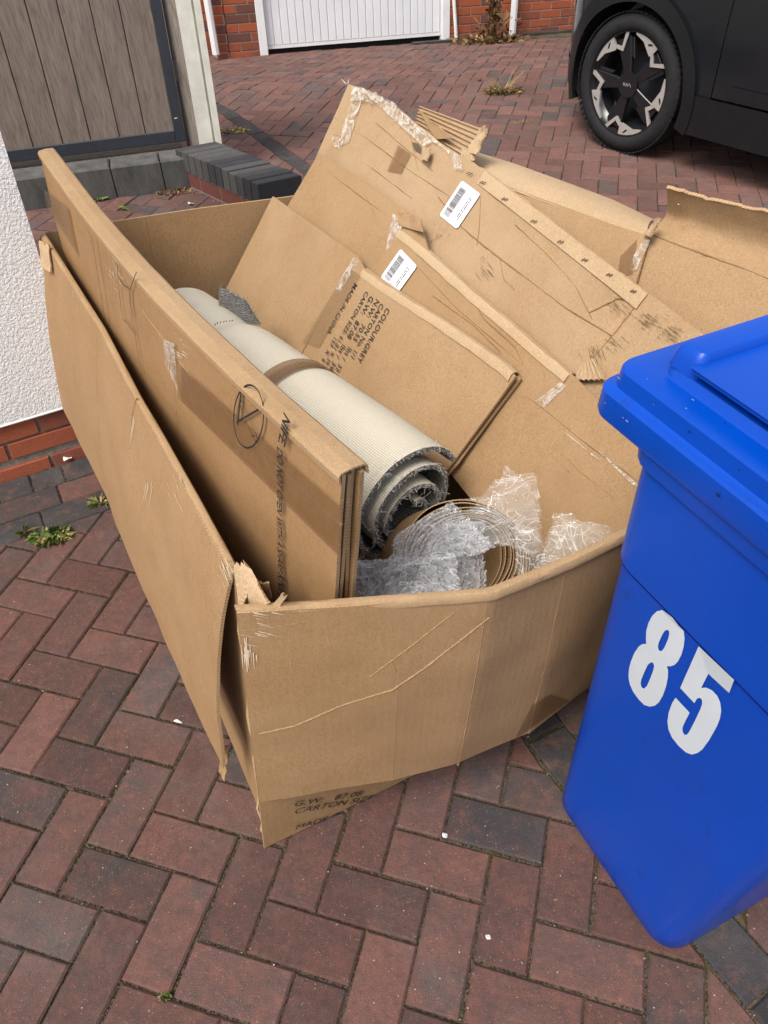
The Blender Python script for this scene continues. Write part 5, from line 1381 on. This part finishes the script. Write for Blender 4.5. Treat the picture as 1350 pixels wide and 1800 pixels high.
film_patch('sheet', [G(890, 830, .60), G(935, 850, .60), G(950, 950, .60), G(860, 920, .58)], 34, 34, .022, 8, M['film'], pf_, 45, ragged=.004)
film_patch('sheet', [G(905, 905, .58), G(950, 935, .58), G(948, 1010, .57), G(905, 1015, .57)], 24, 24, .015, 9, M['film'], pf_, 25, ragged=.004)
pf2 = thing('plastic_film', 'folded clear plastic bag poking over the front flap by the bin', 'packaging', G(1020, 970, .5))
film_patch('sheet', [G(985, 895, .57), G(1070, 925, .57), G(1095, 985, .55), G(935, 1015, .55)], 44, 40, .016, 8, M['film'], pf2, 7, ragged=.005)
film_patch('sheet', [G(975, 905, .60), G(1010, 905, .61), G(1040, 1000, .55), G(940, 1010, .57)], 34, 40, .016, 8, M['film'], pf2, 17, ragged=.005)
film_patch('sheet', [G(990, 915, .60), G(1060, 935, .61), G(1090, 1000, .55), G(960, 1010, .57)], 34, 40, .018, 9, M['film'], pf2, 27, ragged=.004)

# ================================================================== WEEDS AND LITTER
def blade(mb, p, d, L, w_, bend=.4):
    d = unit(d); side = unit(np.cross(d, V(random.gauss(0, 1), random.gauss(0, 1), .3))) * w_; q = p + d * L * .55; e = p + d * L + V(d[0], d[1], -abs(bend)) * L * .35
    mb.add([p - side * .6, p + side * .6, q + side, q - side, e], [(0, 1, 2, 3), (3, 2, 4)])
def weed(name, label, cat, px, n, r, h, mats, seed, w_=.004, flat=.5):
    random.seed(seed); c = GB(*px); e = thing(name, label, cat, c)
    for nm, mt, k in mats:
        mb = MB()
        for _ in range(int(n * k)):
            a = random.uniform(0, 6.28); rr = r * math.sqrt(random.random()); p = c + V(math.cos(a) * rr * 1.4, math.sin(a) * rr * .7, .001 + .2 * h * random.random())
            d = V(math.cos(a) * flat * random.uniform(.2, 1.4), math.sin(a) * flat * random.uniform(.2, 1.4), random.uniform(.15, 1.0)); blade(mb, p, d, h * random.uniform(.35, 1.1), w_ * random.uniform(.5, 1.4), .5)
        mb.build(nm, mt, e)
    return e
weed('dead_weed', 'dried straw coloured weed clump on the open drive', 'weed', (885, 163), 380, .085, .045, (('dry_blades', M['dry'], .7), ('brown_leaves', M['dry_dark'], 1.2), ('green_leaves', M['leaf'], .15)), 3, .004, 1.0)
mb = MB(); random.seed(12); c = GB(885, 160)
for k in range(26):
    a = random.uniform(0, 6.28); mb.tube([c, c + V(math.cos(a) * .07, math.sin(a) * .04, .05), c + V(math.cos(a) * .15, math.sin(a) * .08, random.uniform(.03, .13))], .0011, 3)
dwd = [o for o in COL.objects if o.name.startswith('dead_weed')][0]
mb.v = [v for v in mb.v]; mb.build('stalks', M['dry'], dwd)
weed('green_weed', 'leafy green weed in the joint beside the charcoal border course', 'weed', (92, 945), 190, .04, .022, (('leaves', M['leaf'], 1.0), ('pale_leaves', M['leaf_light'], .4), ('dry_leaves', M['dry'], .35)), 5, .006, 1.2)
weed('green_weed', 'yellowing weed tuft tucked against the carton flap', 'weed', (178, 884), 60, .022, .024, (('leaves', M['leaf_light'], .8), ('dry_leaves', M['dry'], .8)), 6, .003, 1.0)
weed('green_weed', 'tiny ragged weed at the end of the charcoal border', 'weed', (42, 938), 26, .012, .03, (('leaves', M['leaf'], .8), ('dry_leaves', M['dry_dark'], .8)), 8, .003, .8)
weed('green_weed', 'small green weed growing at the foot of the brick plinth', 'weed', (84, 803), 26, .016, .035, (('leaves', M['leaf'], 1.0),), 9, .007, 1.0)
weed('green_weed', 'bright yellow green weed at the foot of the concrete step', 'weed', (172, 352), 30, .02, .05, (('leaves', M['leaf_light'], 1.0),), 10, .010, 1.0)
weed('green_weed', 'thin green seedling by the step joint', 'weed', (250, 333), 24, .02, .06, (('leaves', M['leaf_light'], .6), ('stalks', M['dry'], .5)), 11, .006, .7)
weed('dead_weed', 'dry reddish litter of leaves where the step meets the dwarf wall', 'weed', (305, 338), 90, .07, .02, (('dry_leaves', M['dry_dark'], 1.0), ('straw', M['dry'], .6)), 12, .006, 1.6)
weed('dead_weed', 'orange dried moss clump beside the cream post', 'weed', (405, 232), 120, .08, .03, (('dry_leaves', M['dry'], 1.0), ('green_leaves', M['leaf'], .2)), 13, .006, 1.4)
weed('dead_weed', 'wisp of dry grass in the far herringbone paving', 'weed', (920, 217), 30, .03, .03, (('blades', M['dry'], 1.0),), 14, .003, 1.2)
weed('moss', 'green moss lump in a joint of the near paving', 'moss', (290, 1753), 70, .007, .006, (('tufts', M['leaf'], 1.0), ('dry_tufts', M['dry'], .4)), 15, .0022, 1.0)
weed('dead_weed', 'leaf litter and dead climber roots at the foot of the brick wall', 'weed', (860, 74), 160, .25, .08, (('dry_leaves', M['dry_dark'], 1.0), ('straw', M['dry'], .5)), 16, .01, 1.0)
# dead climber on the wall
cl = thing('dead_climber', 'brown dead climber stem clinging to the brick wall by the drainpipe', 'plant', GB(862, 76)); random.seed(20); c = GB(862, 76) + KN * .02
mb = MB()
for k in range(60):
    x0 = random.gauss(0, .018); pts = [c + KE * (x0 + .05 * nz(k, q * 2.0) * q) + KU * (q * random.uniform(.5, .95)) + KN * random.uniform(0, .03) for q in np.linspace(0, 1, 6)]; mb.tube(pts, .005, 4)
mb.build('stems', M['dry_dark'], cl)
mb = MB()
for k in range(500):
    h_ = random.uniform(0, .95); p = c + KE * random.gauss(0, .03 + .08 * (h_ < .2)) + KU * h_ + KN * random.uniform(0, .06); blade(mb, p, V(*rng.normal(0, 1, 3)), .05, .012, .3)
mb.build('dead_leaves', M['dry_dark'], cl)
mb = MB()
for k in range(16):
    a = random.uniform(-1.3, 1.3); mb.tube([c + KU * .05, c + KU * (.1 + .2 * math.cos(a)) + KE * (.25 * math.sin(a)) + KN * .01], .003, 3)
mb.build('root_marks', M['dry'], cl)
def leaf(name, label, cat, px, L, w_, ang, mat, z=.006):
    c = GB(*px); e1 = V(math.cos(ang), math.sin(ang), 0); e2 = V(-e1[1], e1[0], 0); P = []
    prof = [0, .6, 1, .9, .55, 0]
    vs = []; 
    for i, q in enumerate(prof):
        p = c + e1 * L * (i / 5 - .5) + V(0, 0, z + .15 * L * math.sin(i)); vs += [p - e2 * w_ * q, p + V(0, 0, -.1 * w_), p + e2 * w_ * q]
    fs = []
    for i in range(5):
        for q in (0, 1): fs.append((3 * i + q, 3 * i + 3 + q, 3 * i + 4 + q, 3 * i + 1 + q))
    o = mk(name, [v - c for v in vs], fs, mat); o.location = c; return tag(o, label, cat)
leaf('fallen_leaf', 'long pale green leaf fallen on the paving behind the carton', 'leaf', (220, 369), .09, .012, -.1, M['leaf_light'])
leaf('fallen_leaf', 'small dark fallen leaf on the drive near the garage', 'leaf', (756, 125), .07, .02, .3, M['dry_dark'])
leaf('fallen_leaf', 'curled dark leaf lying beside the dead weed clump', 'leaf', (842, 142), .06, .018, 1.3, M['dry_dark'])
leaf('paper_scrap', 'white paper scrap by the foot of the dwarf wall', 'litter', (336, 361), .035, .016, .7, M['scrap'], .012)
leaf('paper_scrap', 'white wrapper scrap lying by the brick plinth', 'litter', (121, 811), .035, .014, 1.1, M['scrap'], .014)
leaf('paper_scrap', 'scrap of white paper in the joint beside the carton flap', 'litter', (313, 1270), .022, .004, -.2, M['scrap'], .004)
leaf('paper_scrap', 'white fleck of paper at a paver corner before the carton', 'litter', (782, 1470), .012, .007, .6, M['scrap'], .004)
leaf('paper_scrap', 'tiny white spot on the dark paver near the bin', 'litter', (858, 1648), .010, .006, .9, M['scrap'], .003)
# grains, dirt and moss caught in the joints of the nearer pavers
random.seed(41); gr = {'pale_grains': MB(), 'dark_grains': MB(), 'moss_crumbs': MB()}
for a, poly, kind, c in items[:190]:
    if a <= 0: continue
    for k in range(len(poly)):
        p, q = poly[k], poly[(k + 1) % len(poly)]; L = np.linalg.norm(q - p); n_ = V(q[1] - p[1], p[0] - q[0]) / max(L, 1e-6)
        for _ in range(int(L * 420)):
            x = p + (q - p) * random.random() + n_ * random.gauss(.0016, .0016); mo = nz(x[0] * 7, x[1] * 7, 2) > .18
            mb = gr['moss_crumbs' if mo and random.random() < .7 else random.choice(['pale_grains', 'dark_grains'])]
            r = random.uniform(.0006, .0019); b_ = V(x[0], x[1], -.0065); t_ = random.uniform(0, 6.28); e1 = V(math.cos(t_), math.sin(t_), 0) * r; e2 = V(-math.sin(t_), math.cos(t_), 0) * r
            h_ = V(0, 0, random.uniform(.0025, .0065)); mb.add([b_ - e1 - e2, b_ + e1 - e2, b_ + e2, b_ + h_ + e1 * .3], [(0, 1, 3), (1, 2, 3), (2, 0, 3)])
for nm, mt in (('pale_grains', m_plain('pale_sand', (.16, .125, .09), .95, .1, .4, 900)), ('dark_grains', m_plain('dark_sand', (.05, .04, .03), .95, .1, .4, 900)), ('moss_crumbs', m_plain('moss_green', (.06, .065, .018), .95, .1, .5, 600))):
    gr[nm].build(nm, mt, ground)['kind'] = 'stuff'
# scattered grit, seeds and crumbs
random.seed(33); mb = MB()
for k in range(520):
    u, v = random.uniform(-20, 1370), random.uniform(860, 1800)
    if random.random() < .35: v = random.uniform(100, 1000)
    c = GB(u, v); r = random.uniform(.0008, .0024) * (1 if v > 800 else 2.0)
    mb.box(c + V(0, 0, -.0005), V(r, r * random.uniform(-.5, .5), 0), V(r * random.uniform(-.5, .5), r * .8, 0), V(0, 0, r))
o = mb.build('grit', m_plain('pale_grit', (.42, .36, .28), .9, .1, .4, 900)); tag(o, 'fine pale grit scattered over the block paving', 'grit', None, 'stuff')
